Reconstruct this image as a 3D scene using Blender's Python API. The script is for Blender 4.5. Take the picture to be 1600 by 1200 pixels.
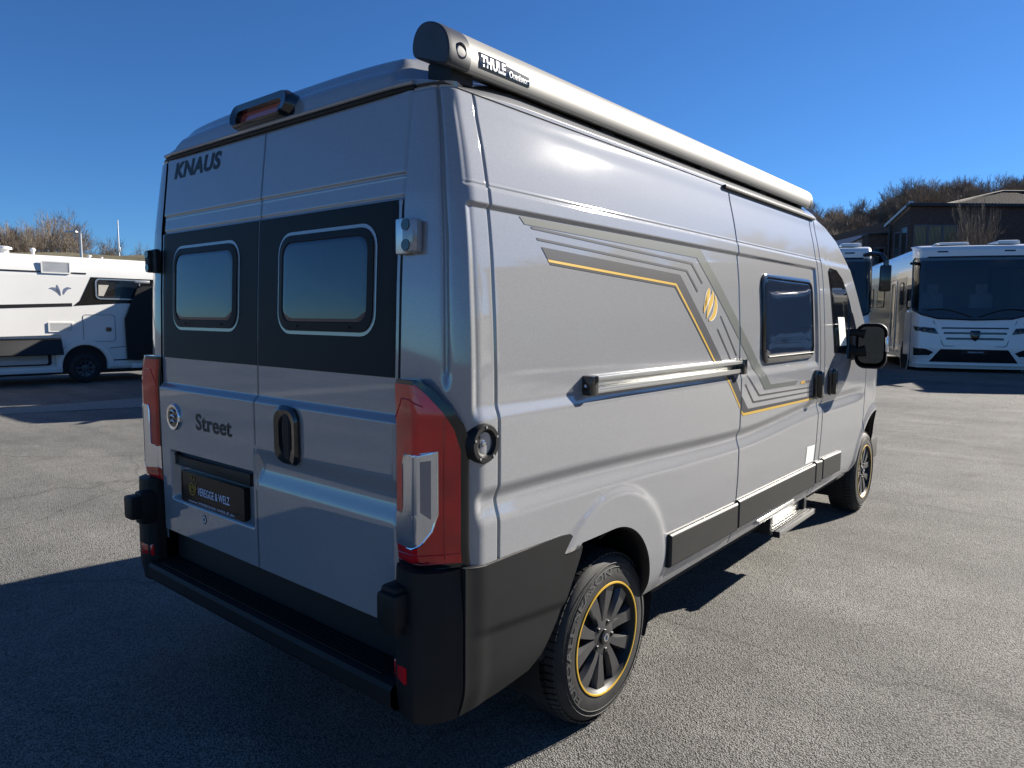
import bpy, bmesh, math, random
import numpy as np
R = math.radians
for o in list(bpy.data.objects): bpy.data.objects.remove(o)
SC = bpy.context.scene
COL = SC.collection
rng = random.Random(7)

# ------------------------------------------------------------------ camera, sky, sun, exposure
CAM = np.array([2.3998, -1.3378, 1.61]); YAW, PIT, ROL, FPX = 0.6901, -0.0945, 0.008, 1096.2
def cam_basis():
    f = np.array([-math.sin(YAW)*math.cos(PIT), math.cos(YAW)*math.cos(PIT), math.sin(PIT)])
    r = np.array([math.cos(YAW), math.sin(YAW), 0]); u = np.cross(r, f)
    c, s = math.cos(ROL), math.sin(ROL)
    return c*r+s*u, -s*r+c*u, f
from mathutils import Matrix, Vector
_r, _u, _f = cam_basis()
cd = bpy.data.cameras.new('camera'); cam = bpy.data.objects.new('camera', cd); COL.objects.link(cam)
cam.matrix_world = Matrix(((_r[0], _u[0], -_f[0], CAM[0]), (_r[1], _u[1], -_f[1], CAM[1]), (_r[2], _u[2], -_f[2], CAM[2]), (0, 0, 0, 1)))
cd.sensor_width = 36; cd.lens = 36*FPX/1600; cd.clip_start = .05; cd.clip_end = 6000
SC.camera = cam
SUN_AZ, SUN_EL = 68.5, 27.0
W = bpy.data.worlds.new('World'); SC.world = W; W.use_nodes = True
nt = W.node_tree; bg = nt.nodes['Background']
sky = nt.nodes.new('ShaderNodeTexSky'); sky.sky_type = 'NISHITA'; sky.sun_disc = False
sky.sun_elevation = R(SUN_EL); sky.sun_rotation = R(90-SUN_AZ)
sky.air_density = 1.0; sky.dust_density = 0.15; sky.ozone_density = 3.0; sky.altitude = 1200
tint = nt.nodes.new('ShaderNodeMixRGB'); tint.blend_type = 'MULTIPLY'; tint.inputs[0].default_value = 1; tint.inputs[2].default_value = (.33, .62, .95, 1)   # the photograph's cold white balance, over the whole sky
nt.links.new(sky.outputs[0], tint.inputs[1]); nt.links.new(tint.outputs[0], bg.inputs[0]); bg.inputs[1].default_value = 0.05
sd = bpy.data.lights.new('sun', 'SUN'); sun = bpy.data.objects.new('sun', sd); COL.objects.link(sun)
sd.energy = 5.0; sd.angle = R(.53); sd.color = (1, .93, .82)
SV = Vector((math.cos(R(SUN_EL))*math.cos(R(SUN_AZ)), math.cos(R(SUN_EL))*math.sin(R(SUN_AZ)), math.sin(R(SUN_EL))))
sun.rotation_euler = SV.to_track_quat('Z', 'Y').to_euler(); sun.location = (8, 20, 14)
SC.view_settings.view_transform = 'Standard'; SC.view_settings.look = 'None'
SC.view_settings.exposure = 1.4; SC.view_settings.gamma = 1
SC.render.engine = 'CYCLES'

# ------------------------------------------------------------------ materials
def mat(name, col, rough=.5, metal=0, coat=0, coat_r=.03, spec=None, noise=None, bump=None, trans=0, ior=1.45, emit=None):
    m = bpy.data.materials.new(name); m.use_nodes = True; t = m.node_tree; b = t.nodes['Principled BSDF']
    b.inputs['Base Color'].default_value = (*col, 1); b.inputs['Roughness'].default_value = rough
    b.inputs['Metallic'].default_value = metal; b.inputs['Coat Weight'].default_value = coat; b.inputs['Coat Roughness'].default_value = coat_r
    b.inputs['IOR'].default_value = ior; b.inputs['Transmission Weight'].default_value = trans
    if spec is not None: b.inputs['Specular IOR Level'].default_value = spec
    tc = t.nodes.new('ShaderNodeTexCoord')
    if noise:   # (scale, amount, detail)
        n = t.nodes.new('ShaderNodeTexNoise'); n.inputs['Scale'].default_value = noise[0]; n.inputs['Detail'].default_value = noise[2] if len(noise) > 2 else 4
        t.links.new(tc.outputs['Object'], n.inputs['Vector'])
        r = t.nodes.new('ShaderNodeValToRGB'); a = noise[1]
        r.color_ramp.elements[0].position = .3; r.color_ramp.elements[1].position = .7
        r.color_ramp.elements[0].color = (*[c*(1-a) for c in col], 1); r.color_ramp.elements[1].color = (*[min(1, c*(1+a)) for c in col], 1)
        t.links.new(n.outputs['Fac'], r.inputs[0]); t.links.new(r.outputs[0], b.inputs['Base Color'])
    if bump:    # (scale, strength, distance)
        n = t.nodes.new('ShaderNodeTexNoise'); n.inputs['Scale'].default_value = bump[0]; n.inputs['Detail'].default_value = 5
        t.links.new(tc.outputs['Object'], n.inputs['Vector'])
        bp = t.nodes.new('ShaderNodeBump'); bp.inputs['Strength'].default_value = bump[1]; bp.inputs['Distance'].default_value = bump[2]
        t.links.new(n.outputs['Fac'], bp.inputs['Height']); t.links.new(bp.outputs[0], b.inputs['Normal'])
    if emit:
        b.inputs['Emission Color'].default_value = (*emit[0], 1); b.inputs['Emission Strength'].default_value = emit[1]
    return m
def paint_mat():
    m = mat('silver_paint', (.24, .245, .26), .6, 0, 1.0, .025, spec=.04)
    t = m.node_tree; b = t.nodes['Principled BSDF']; b.inputs['Coat IOR'].default_value = 2.0; tc = t.nodes.new('ShaderNodeTexCoord')
    v = t.nodes.new('ShaderNodeTexVoronoi'); v.inputs['Scale'].default_value = 900; t.links.new(tc.outputs['Object'], v.inputs['Vector'])
    mx = t.nodes.new('ShaderNodeMixRGB'); mx.inputs[1].default_value = (.175, .180, .190, 1); mx.inputs[2].default_value = (.275, .281, .293, 1)
    t.links.new(v.outputs['Color'], mx.inputs[0])
    n = t.nodes.new('ShaderNodeTexNoise'); n.inputs['Scale'].default_value = 3.5; n.inputs['Detail'].default_value = 6; t.links.new(tc.outputs['Object'], n.inputs['Vector'])
    rr = t.nodes.new('ShaderNodeMapRange'); rr.inputs[1].default_value = .35; rr.inputs[2].default_value = .75; rr.inputs[3].default_value = .042; rr.inputs[4].default_value = .058
    t.links.new(n.outputs['Fac'], rr.inputs[0]); t.links.new(rr.outputs[0], b.inputs['Coat Roughness'])
    t.links.new(mx.outputs[0], b.inputs['Base Color'])
    n2 = t.nodes.new('ShaderNodeTexNoise'); n2.inputs['Scale'].default_value = 5; n2.inputs['Detail'].default_value = 1; t.links.new(tc.outputs['Object'], n2.inputs['Vector'])
    bp = t.nodes.new('ShaderNodeBump'); bp.inputs['Strength'].default_value = .004; bp.inputs['Distance'].default_value = .01
    t.links.new(n2.outputs['Fac'], bp.inputs['Height']); t.links.new(bp.outputs[0], b.inputs['Coat Normal'])
    return m
M = {}
M['paint'] = paint_mat()
M['foil'] = mat('black_foil', (.007, .0075, .009), .5, 0, 0, .2, spec=.22)
M['seam'] = mat('seam_black', (.006, .006, .007), .6)
M['plastic'] = mat('black_plastic', (.011, .0115, .0125), .52, spec=.25, bump=(900, .25, .0015), noise=(6, .15))
M['plastic2'] = mat('grey_moulding_plastic', (.022, .0215, .021), .5, spec=.35, bump=(900, .25, .0015), noise=(5, .12))
M['gloss'] = mat('gloss_black', (.008, .008, .009), .12, 0, .6)
M['glass'] = mat('tinted_glass', (.006, .008, .012), .02, 0, 1, .01, ior=1.6)
M['acryl'] = mat('acrylic_window', (.010, .018, .038), .05, 0, .35, .02, ior=1.5, spec=.5)
M['rubber'] = mat('rubber', (.018, .018, .019), .7)
M['tyre'] = mat('tyre_rubber', (.022, .0215, .021), .72, noise=(14, .35), bump=(220, .3, .002))
M['rim'] = mat('rim_dark_machined', (.075, .075, .078), .38, .5, .3)
M['rimdark'] = mat('rim_black', (.012, .012, .013), .5, .2)
M['chrome'] = mat('chrome', (.8, .8, .82), .08, 1)
M['alu'] = mat('aluminium', (.62, .62, .60), .34, 1, bump=(60, .03, .001))
M['awning'] = mat('awning_anodised', (.26, .255, .24), .5, .22, spec=.3, bump=(300, .05, .001))
M['awncap'] = mat('awning_cap', (.035, .037, .045), .45, noise=(8, .2))
M['yellow'] = mat('yellow_stripe', (.50, .31, .03), .5, 0, .5, .03, spec=.2)
M['decal'] = mat('grey_decal', (.04, .042, .05), .6, 0, .25, .03, spec=.1)
M['decal2'] = mat('grey_screen_decal', (.085, .094, .09), .6, 0, .25, .03, spec=.1)
M['white'] = mat('white_print', (.8, .8, .8), .4)
M['red'] = mat('red_lens', (.55, .006, .008), .10, 0, .6, .03, ior=1.5, noise=(9, .22, 1))
M['darkred'] = mat('dark_red_lens', (.40, .004, .006), .15, 0, 1, .03)
M['clear'] = mat('clear_lens', (.66, .67, .70), .18, .9, 1, .03)
M['brake'] = mat('brake_lens', (.33, .06, .05), .15, 0, 1, .03)
M['mh_white'] = mat('gelcoat_white', (.72, .71, .68), .25, 0, .5, .06, noise=(.9, .05))
M['mh_silver'] = mat('gelcoat_silver', (.50, .48, .43), .2, .3, .6, .05, noise=(.8, .08))
M['mh_grey'] = mat('gelcoat_grey', (.075, .075, .085), .25, 0, .6, .05)
M['mh_glass'] = mat('windscreen_glass', (.008, .012, .02), .03, 0, 1, .02, ior=1.6)
def clear_glass():
    m = bpy.data.materials.new('clear_windscreen'); m.use_nodes = True; t = m.node_tree; t.nodes.remove(t.nodes['Principled BSDF']); N = t.nodes.new; L = t.links.new
    tr = N('ShaderNodeBsdfTransparent'); tr.inputs[0].default_value = (.42, .50, .55, 1); gl = N('ShaderNodeBsdfGlossy'); gl.inputs['Roughness'].default_value = .02
    fr = N('ShaderNodeFresnel'); fr.inputs[0].default_value = 1.75; mx = N('ShaderNodeMixShader'); L(fr.outputs[0], mx.inputs[0]); L(tr.outputs[0], mx.inputs[1]); L(gl.outputs[0], mx.inputs[2]); L(mx.outputs[0], t.nodes['Material Output'].inputs[0])
    return m
M['ws_glass'] = clear_glass()
M['seat'] = mat('seat_leather', (.45, .42, .37), .6, noise=(8, .15))
M['dash'] = mat('dashboard', (.03, .03, .032), .6)
M['curtain'] = mat('cream_blind', (.45, .43, .38), .8)
M['navy'] = mat('emblem_blue_grey', (.13, .16, .24), .5)
M['gold'] = mat('gold_print', (.45, .26, .05), .4)
M['bluewhite'] = mat('plate_print', (.55, .62, .78), .4)
M['bark'] = mat('bark', (.17, .14, .11), .9, noise=(3, .4))
M['bark2'] = mat('twig_brown', (.20, .155, .11), .9, noise=(2, .35))
M['ivy'] = mat('ivy_leaves', (.035, .055, .02), .7, noise=(3, .5))
M['galv'] = mat('galvanised_steel', (.42, .43, .44), .4, .7)
M['concrete'] = mat('concrete', (.36, .35, .33), .85, noise=(4, .15))
M['render'] = mat('white_render', (.62, .62, .6), .85, noise=(.7, .06))
M['fascia'] = mat('dark_metal_fascia', (.03, .032, .038), .45, .3)
M['tile'] = mat('clay_tile', (.055, .038, .030), .8, noise=(2.5, .35))
M['wfrm'] = mat('window_frame_grey', (.10, .11, .13), .4)
M['wglass'] = mat('building_glass', (.03, .035, .035), .04, 0, .8)
M['slat'] = mat('wood_blind_slat', (.24, .20, .10), .7, noise=(1.5, .3))
M['dirt'] = mat('underbody', (.012, .012, .012), .8)
M['paper'] = mat('paper', (.68, .72, .66), .7)
M['plateblk'] = mat('plate_black', (.008, .008, .009), .3, spec=.25)
M['blk_out'] = mat('stitch_black', (.004, .004, .005), .5)

# ------------------------------------------------------------------ mesh helpers
def tag(o, label=None, cat=None, group=None, kind=None):
    if label: o['label'] = label
    if cat: o['category'] = cat
    if group: o['group'] = group
    if kind: o['kind'] = kind
    return o
def empty(name, loc=(0, 0, 0), rz=0, label=None, cat=None, group=None):
    o = bpy.data.objects.new(name, None); COL.objects.link(o); o.location = loc; o.rotation_euler = (0, 0, rz); o.empty_display_size = .2
    return tag(o, label, cat, group)
def mesh(name, V, Fc, m, parent=None, smooth=True, sharp=None):
    me = bpy.data.meshes.new(name); me.from_pydata(V.tolist() if isinstance(V, np.ndarray) else [tuple(v) for v in V], [], Fc)
    ms = m if isinstance(m, (list, tuple)) else [m]
    for q in ms: me.materials.append(M[q] if isinstance(q, str) else q)
    me.validate(); me.update()
    if smooth: me.polygons.foreach_set('use_smooth', [True]*len(me.polygons))
    if sharp is not None and smooth: me.set_sharp_from_angle(angle=R(sharp))
    o = bpy.data.objects.new(name, me); COL.objects.link(o)
    if parent: o.parent = parent
    return o
class MB:
    def __init__(s): s.V = []; s.F = []
    def add(s, V, F):
        k = len(s.V); s.V += [tuple(v) for v in V]; s.F += [tuple(i+k for i in f) for f in F]; return s
    def box(s, c, d, bev=0, rot=None):
        bm = bmesh.new(); bmesh.ops.create_cube(bm, size=1)
        bmesh.ops.scale(bm, vec=d, verts=bm.verts)
        if bev: bmesh.ops.bevel(bm, geom=bm.edges[:], offset=bev, segments=2, profile=.6, affect='EDGES')
        if rot is not None: bmesh.ops.rotate(bm, matrix=rot, verts=bm.verts, cent=(0, 0, 0))
        bmesh.ops.translate(bm, vec=c, verts=bm.verts); bm.verts.index_update()
        s.add([v.co[:] for v in bm.verts], [[v.index for v in f.verts] for f in bm.faces]); bm.free(); return s
    def bx(s, x0, x1, y0, y1, z0, z1, bev=0):
        return s.box(((x0+x1)/2, (y0+y1)/2, (z0+z1)/2), (abs(x1-x0), abs(y1-y0), abs(z1-z0)), bev)
    def tube(s, pts, rad, n=8, cap=True):
        pts = [Vector(p) for p in pts]; rad = rad if isinstance(rad, (list, tuple)) else [rad]*len(pts); rings = []; V = []; F = []
        up = None
        for i, p in enumerate(pts):
            d = (pts[min(i+1, len(pts)-1)]-pts[max(i-1, 0)]).normalized()
            if up is None: up = Vector((0, 0, 1)) if abs(d.z) < .9 else Vector((1, 0, 0))
            a = d.cross(up).normalized(); b = a.cross(d); up = b
            for k in range(n):
                t = 2*math.pi*k/n; V.append(p+(a*math.cos(t)+b*math.sin(t))*rad[i])
        for i in range(len(pts)-1):
            for k in range(n): F.append((i*n+k, i*n+(k+1) % n, (i+1)*n+(k+1) % n, (i+1)*n+k))
        if cap: F.append(tuple(range(n))[::-1]); F.append(tuple(range((len(pts)-1)*n, len(pts)*n)))
        return s.add(V, F)
    def lathe(s, prof, c, axis='x', n=48, close=True):   # prof: (axial, radius)
        V = []; F = []
        for a, r in prof:
            for k in range(n):
                t = 2*math.pi*k/n; u, v = r*math.cos(t), r*math.sin(t)
                V.append((c[0]+a, c[1]+u, c[2]+v) if axis == 'x' else ((c[0]+u, c[1]+a, c[2]+v) if axis == 'y' else (c[0]+u, c[1]+v, c[2]+a)))
        for i in range(len(prof)-1):
            for k in range(n): F.append((i*n+k, (i+1)*n+k, (i+1)*n+(k+1) % n, i*n+(k+1) % n))
        return s.add(V, F)
    def build(s, name, m, parent=None, smooth=True, sharp=35): return mesh(name, s.V, s.F, m, parent, smooth, sharp)
def rrect(a0, a1, b0, b1, r, n=6):
    out = []
    for (ca, cb, t0) in ((a1-r, b1-r, 0), (a0+r, b1-r, 90), (a0+r, b0+r, 180), (a1-r, b0+r, 270)):
        for k in range(n+1):
            t = R(t0+90*k/n); out.append((ca+r*math.cos(t), cb+r*math.sin(t)))
    return out
def circ(a, b, r, n=32, rb=None): return [(a+r*math.cos(2*math.pi*k/n), b+(rb or r)*math.sin(2*math.pi*k/n)) for k in range(n)]
def surf_pt(S, a, b, off):
    e = 2e-3
    p = np.array(S(a, b)); du = np.array(S(a+e, b))-np.array(S(a-e, b)); dv = np.array(S(a, b+e))-np.array(S(a, b-e))
    n = np.cross(du, dv); L = np.linalg.norm(n); n = n/(L if L > 1e-12 else 1)
    return p+n*off*S.sgn
def surf_pts(S, A, B, off):
    e = 2e-3; A = np.asarray(A, float); B = np.asarray(B, float)
    f = lambda u, v: np.stack([np.broadcast_to(q, A.shape) for q in S(u, v)], -1)
    p = f(A, B); n = np.cross(f(A+e, B)-f(A-e, B), f(A, B+e)-f(A, B-e)); n = n/np.maximum(np.linalg.norm(n, axis=-1, keepdims=True), 1e-12)
    return p+n*(np.asarray(off)[..., None] if np.ndim(off) else off)*S.sgn
def loft(mb, S, loops, cap=False):   # loops: [(list of (a,b)), offset]
    n = len(loops[0][0]); V = []; F = []
    for lp, off in loops: V += surf_pts(S, [p[0] for p in lp], [p[1] for p in lp], off).tolist()
    for i in range(len(loops)-1):
        for k in range(n): F.append((i*n+k, i*n+(k+1) % n, (i+1)*n+(k+1) % n, (i+1)*n+k))
    if cap: F.append(tuple(range((len(loops)-1)*n, len(loops)*n)))
    return mb.add(V, F)
def rows(mb, S, poly, off, nb=24, na=10, thick=0.0):   # fill a b-monotone polygon on a surface, in strips
    pb = [p[1] for p in poly]; b0, b1 = min(pb), max(pb); bs = sorted(set(list(np.linspace(b0+1e-5, b1-1e-5, nb+1))+[b for b in pb if b0 < b < b1]))
    F = []; na1 = na+1; m = len(poly); GA = []; GB = []
    for b in bs:
        xs = []
        for i in range(m):
            (a1_, c1), (a2_, c2) = poly[i], poly[(i+1) % m]
            if (c1-b)*(c2-b) <= 0 and c1 != c2: xs.append(a1_+(a2_-a1_)*(b-c1)/(c2-c1))
        lo, hi = min(xs), max(xs)
        for k in range(na1): GA.append(lo+(hi-lo)*k/na); GB.append(b)
    V = surf_pts(S, GA, GB, off).tolist()
    for i in range(len(bs)-1):
        for k in range(na): F.append((i*na1+k, i*na1+k+1, (i+1)*na1+k+1, (i+1)*na1+k))
    if thick:
        nv = len(V)
        edge = [k for k in range(na1)]+[(i+1)*na1-1 for i in range(1, len(bs))]+[(len(bs)-1)*na1+k for k in range(na-1, -1, -1)]+[i*na1 for i in range(len(bs)-2, 0, -1)]
        V += surf_pts(S, [GA[e] for e in edge], [GB[e] for e in edge], off-thick).tolist(); L = len(edge)
        for q in range(L): F.append((edge[q], nv+q, nv+(q+1) % L, edge[(q+1) % L]))
    return mb.add(V, F)
def strip(mb, S, A, B, off, n=30):   # ribbon between two polylines with the same point count
    F = []; pts = []
    for i in range(len(A)-1):
        for k in range(n+(1 if i == len(A)-2 else 0)):
            t = k/n
            pts.append(((A[i][0]+(A[i+1][0]-A[i][0])*t, A[i][1]+(A[i+1][1]-A[i][1])*t), (B[i][0]+(B[i+1][0]-B[i][0])*t, B[i][1]+(B[i+1][1]-B[i][1])*t)))
    ga = [a[0]+(b[0]-a[0])*w for a, b in pts for w in (0, .5, 1)]; gb = [a[1]+(b[1]-a[1])*w for a, b in pts for w in (0, .5, 1)]
    V = surf_pts(S, ga, gb, off).tolist()
    for i in range(len(pts)-1):
        for k in (0, 1): F.append((i*3+k, i*3+k+1, i*3+k+4, i*3+k+3))
    return mb.add(V, F)
def text(name, body, S, a, b, width, height, off, m, parent, bold=.02, shear=0, flip=1, extr=.0006, tilt=0):
    cu = bpy.data.curves.new(name, 'FONT'); cu.body = body; cu.offset = bold; cu.shear = shear; cu.resolution_u = 3; cu.space_character = 1+bold*1.6
    o = bpy.data.objects.new(name, cu); COL.objects.link(o)
    dg = bpy.context.evaluated_depsgraph_get(); me = bpy.data.meshes.new_from_object(o.evaluated_get(dg)); bpy.data.objects.remove(o)
    co = np.array([v.co[:] for v in me.vertices]); mn, mx = co.min(0), co.max(0)
    bm = bmesh.new(); bm.from_mesh(me); bmesh.ops.triangulate(bm, faces=bm.faces[:])
    u = (co[:, 0]-mn[0])/(mx[0]-mn[0])*width; w = (co[:, 1]-mn[1])/(mx[1]-mn[1])*height
    for v, q in zip(bm.verts, surf_pts(S, a+flip*u, b+w+tilt*u, off)): v.co = q
    bm.to_mesh(me); bm.free(); me.materials.clear(); me.materials.append(M[m])
    o = bpy.data.objects.new(name, me); COL.objects.link(o)
    if parent: o.parent = parent
    return o
def smst(a, b, x): t = np.clip((np.asarray(x, float)-a)/(b-a), 0, 1); return t*t*(3-2*t)
def copy_tree(o, parent=None):
    c = o.copy(); COL.objects.link(c); c.parent = parent
    for ch in o.children: copy_tree(ch, c)
    return c

# ------------------------------------------------------------------ ground
def gz(x, y):
    s = np.asarray(y, float)+.15*np.asarray(x, float)
    return .34*smst(6.5, 19, s)*smst(-11, -6, x)+1.2*smst(24, 60, s)*smst(-40, -14, x)
def asphalt_mat():
    m = bpy.data.materials.new('asphalt'); m.use_nodes = True; t = m.node_tree; b = t.nodes['Principled BSDF']; N = t.nodes.new; L = t.links.new
    tc = N('ShaderNodeTexCoord')
    def noise(sc, d=4, r=.5):
        n = N('ShaderNodeTexNoise'); n.inputs['Scale'].default_value = sc; n.inputs['Detail'].default_value = d; n.inputs['Roughness'].default_value = r; L(tc.outputs['Object'], n.inputs['Vector']); return n
    vor = N('ShaderNodeTexVoronoi'); vor.inputs['Scale'].default_value = 140; vor.inputs['Randomness'].default_value = 1; L(tc.outputs['Object'], vor.inputs['Vector'])
    big = noise(.35, 6, .6); mid = noise(2.2, 5, .65); fine = noise(60, 3)
    r1 = N('ShaderNodeValToRGB'); e = r1.color_ramp.elements; e[0].position = .05; e[0].color = (.185, .183, .174, 1); e[1].position = .95; e[1].color = (.335, .332, .316, 1)
    L(vor.outputs['Color'], r1.inputs[0])
    rd = N('ShaderNodeValToRGB'); e = rd.color_ramp.elements; e[0].position = .38; e[0].color = (1, 1, 1, 1); e[1].position = .68; e[1].color = (.36, .35, .34, 1); L(vor.outputs['Distance'], rd.inputs[0])
    vr2 = N('ShaderNodeTexVoronoi'); vr2.inputs['Scale'].default_value = 210; L(tc.outputs['Object'], vr2.inputs['Vector'])
    rd2 = N('ShaderNodeValToRGB'); e = rd2.color_ramp.elements; e[0].position = .2; e[0].color = (1.1, 1.1, 1.1, 1); e[1].position = .75; e[1].color = (.72, .72, .72, 1); L(vr2.outputs['Distance'], rd2.inputs[0])
    r2 = N('ShaderNodeValToRGB'); e = r2.color_ramp.elements; e[0].position = .3; e[0].color = (.66, .66, .67, 1); e[1].position = .72; e[1].color = (1.14, 1.12, 1.08, 1); L(big.outputs['Fac'], r2.inputs[0])
    r3 = N('ShaderNodeValToRGB'); e = r3.color_ramp.elements; e[0].position = .3; e[0].color = (.80, .80, .80, 1); e[1].position = .7; e[1].color = (1.1, 1.1, 1.1, 1); L(mid.outputs['Fac'], r3.inputs[0])
    def mul(a, b_):
        x = N('ShaderNodeMixRGB'); x.blend_type = 'MULTIPLY'; x.inputs[0].default_value = 1; L(a, x.inputs[1]); L(b_, x.inputs[2]); return x.outputs[0]
    # roller streaks across the lot and hairline cracks
    mp = N('ShaderNodeMapping'); mp.inputs['Rotation'].default_value = (0, 0, R(-36)); mp.inputs['Scale'].default_value = (.08, 1.6, 1); L(tc.outputs['Object'], mp.inputs['Vector'])
    st = N('ShaderNodeTexNoise'); st.inputs['Scale'].default_value = 1.2; st.inputs['Detail'].default_value = 5; L(mp.outputs[0], st.inputs['Vector'])
    r4 = N('ShaderNodeValToRGB'); e = r4.color_ramp.elements; e[0].position = .35; e[0].color = (.82, .82, .82, 1); e[1].position = .65; e[1].color = (1.08, 1.08, 1.08, 1); L(st.outputs['Fac'], r4.inputs[0])
    cv = N('ShaderNodeTexVoronoi'); cv.feature = 'DISTANCE_TO_EDGE'; cv.inputs['Scale'].default_value = .42
    wn = noise(1.7, 5); wm = N('ShaderNodeMixRGB'); wm.inputs[0].default_value = .28; L(tc.outputs['Object'], wm.inputs[1]); L(wn.outputs['Color'], wm.inputs[2]); L(wm.outputs[0], cv.inputs['Vector'])
    r5 = N('ShaderNodeValToRGB'); e = r5.color_ramp.elements; e[0].position = 0; e[0].color = (.66, .66, .66, 1); e[1].position = .005; e[1].color = (1, 1, 1, 1); L(cv.outputs['Distance'], r5.inputs[0])
    sn = noise(.9, 3, .5); r6 = N('ShaderNodeValToRGB'); e = r6.color_ramp.elements; e[0].position = .24; e[0].color = (.62, .61, .60, 1); e[1].position = .34; e[1].color = (1, 1, 1, 1); L(sn.outputs['Fac'], r6.inputs[0])
    r1o = mul(r1.outputs[0], r6.outputs[0])
    c = mul(mul(mul(mul(mul(mul(r1o, rd.outputs[0]), rd2.outputs[0]), r2.outputs[0]), r3.outputs[0]), r4.outputs[0]), r5.outputs[0])
    L(c, b.inputs['Base Color']); b.inputs['Roughness'].default_value = .85; b.inputs['Specular IOR Level'].default_value = .35
    ad = N('ShaderNodeMath'); ad.operation = 'MULTIPLY_ADD'; ad.inputs[1].default_value = -1.0; ad.inputs[1].default_value = -1.0; L(vor.outputs['Distance'], ad.inputs[0]); mh = N('ShaderNodeMath'); mh.operation = 'MULTIPLY'; mh.inputs[1].default_value = -.45; L(vr2.outputs['Distance'], mh.inputs[0]); L(mh.outputs[0], ad.inputs[2])
    bp = N('ShaderNodeBump'); bp.inputs['Strength'].default_value = .75; bp.inputs['Distance'].default_value = .008; L(ad.outputs[0], bp.inputs['Height']); L(bp.outputs[0], b.inputs['Normal'])
    return m
M['asphalt'] = asphalt_mat()
M['gravel'] = mat('gravel', (.25, .235, .21), .95, noise=(45, .5, 3), bump=(60, 1, .02))
M['grass'] = mat('winter_grass', (.11, .095, .05), .95, noise=(.4, .4), bump=(3, .5, .1))
def axis_pts(lo, hi, step, far):
    a = list(np.arange(lo, hi+1e-6, step)); b = []; d = step; x = hi
    while x < far: d *= 1.5; x += d; b.append(min(x, far))
    c = []; d = step; x = lo
    while x > -far: d *= 1.5; x -= d; c.append(max(x, -far))
    return c[::-1]+a+b
GX = axis_pts(-40, 30, 1.0, 3000); GY = axis_pts(-14, 62, 1.0, 3000)
gV = [(x, y, float(gz(x, y))) for y in GY for x in GX]; nx = len(GX)
gF = [(j*nx+i, j*nx+i+1, (j+1)*nx+i+1, (j+1)*nx+i) for j in range(len(GY)-1) for i in range(nx-1)]
tag(mesh('ground', gV, gF, 'asphalt'), kind='structure')
tag(mesh('gravel_strip', [(-12.5, -30, .006), (-11.0, -30, .006), (-10.95, 2.1, .006), (-10.1, 4.5, .006), (-9.0, 9, .006), (-11.3, 9, .006), (-11.7, 4.6, .006)], [(0, 1, 2, 3, 4, 5, 6)], 'gravel'), kind='structure')

# ------------------------------------------------------------------ the camper van (rear bumper at y=0, nose towards +y)
van = empty('camper_van', (0, 0, 0), 0, 'silver grey high-roof camper van with dark rear panel and awning, filling the foreground', 'camper van')
_z = np.array([.30, .40, .43, .47, .52, .62, .80, 1.20, 1.45, 1.60, 1.79, 1.90, 2.00, 2.10, 2.20, 2.28, 2.34])
_w = np.array([.95, .965, .985, 1.0, 1.012, 1.022, 1.03, 1.031, 1.028, 1.022, 1.010, .998, .983, .964, .940, .917, .896])
_zt = np.linspace(.30, 2.34, 1021); _wt = np.interp(_zt, _z, _w); _k = np.exp(-.5*(np.arange(-40, 41)*.002/.022)**2); _k /= _k.sum()
_wt = np.convolve(np.pad(_wt, 40, mode='edge'), _k, 'valid')
def Wz(z): return np.interp(z, _zt, _wt)
def yr(z): return np.interp(z, [.4, 1.31, 1.42, 1.70, 1.97, 2.29, 2.5], [.082, .074, .075, .084, .098, .135, .165])
def bend(s, z): return (.045*np.exp(-((np.asarray(z)-1.12)/.42)**2)-.012)*smst(2.4, 3.45, s)
SEAM_R, SEAM_S, SEAM_F, SEAM_B = .262, 2.165, 3.487, 3.582
ARC = (.93, .485, .325)
def side_disp(s, z):
    s = np.asarray(s, float); z = np.asarray(z, float)
    # large recess on the upper side
    ins = smst(.150, .178, s)*(1-smst(3.42, 3.45, s))*smst(1.300, 1.352, z)*(1-smst(1.930, 1.948, z))
    d = -.013*ins
    # upper crease: groove between band and high-roof panel
    g = smst(.145, .17, s)
    d = d-.006*g*np.exp(-((z-1.999)/.0055)**2)-.005*g*smst(1.999, 2.012, z)*(1-smst(2.20, 2.26, z))
    # lower swage: falls in, then comes out again
    zc = 1.055-.05*smst(.3, 2.3, s)+.05*smst(2.2, 3.5, s)
    sw = smst(.155, .20, s)*(1-smst(4.3, 4.8, s))
    d = d-.018*sw*smst(zc+.045, zc+.002, z)*(1-smst(zc-.002, zc-.075, z)) if False else d-.017*sw*(1-smst(zc, zc+.05, z))*smst(zc-.075, zc, z)
    # rear arch flare
    rr = np.hypot(s-ARC[0]-.02, (z-ARC[1])*.97)
    d = d+.011*(1-smst(.435, .475, rr))*smst(.40, .5, z)
    # gutter seam
    d = d-.005*np.exp(-((z-2.279)/.004)**2)
    # vertical seams
    for ys in (SEAM_R, SEAM_S, SEAM_F, SEAM_B): d = d-.009*np.exp(-((s-ys)/.0042)**2)
    d = d-.014*np.exp(-((s-.098)/.0065)**2)*smst(1.40, 1.45, z)*(1-smst(2.27, 2.29, z))
    return d
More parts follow.
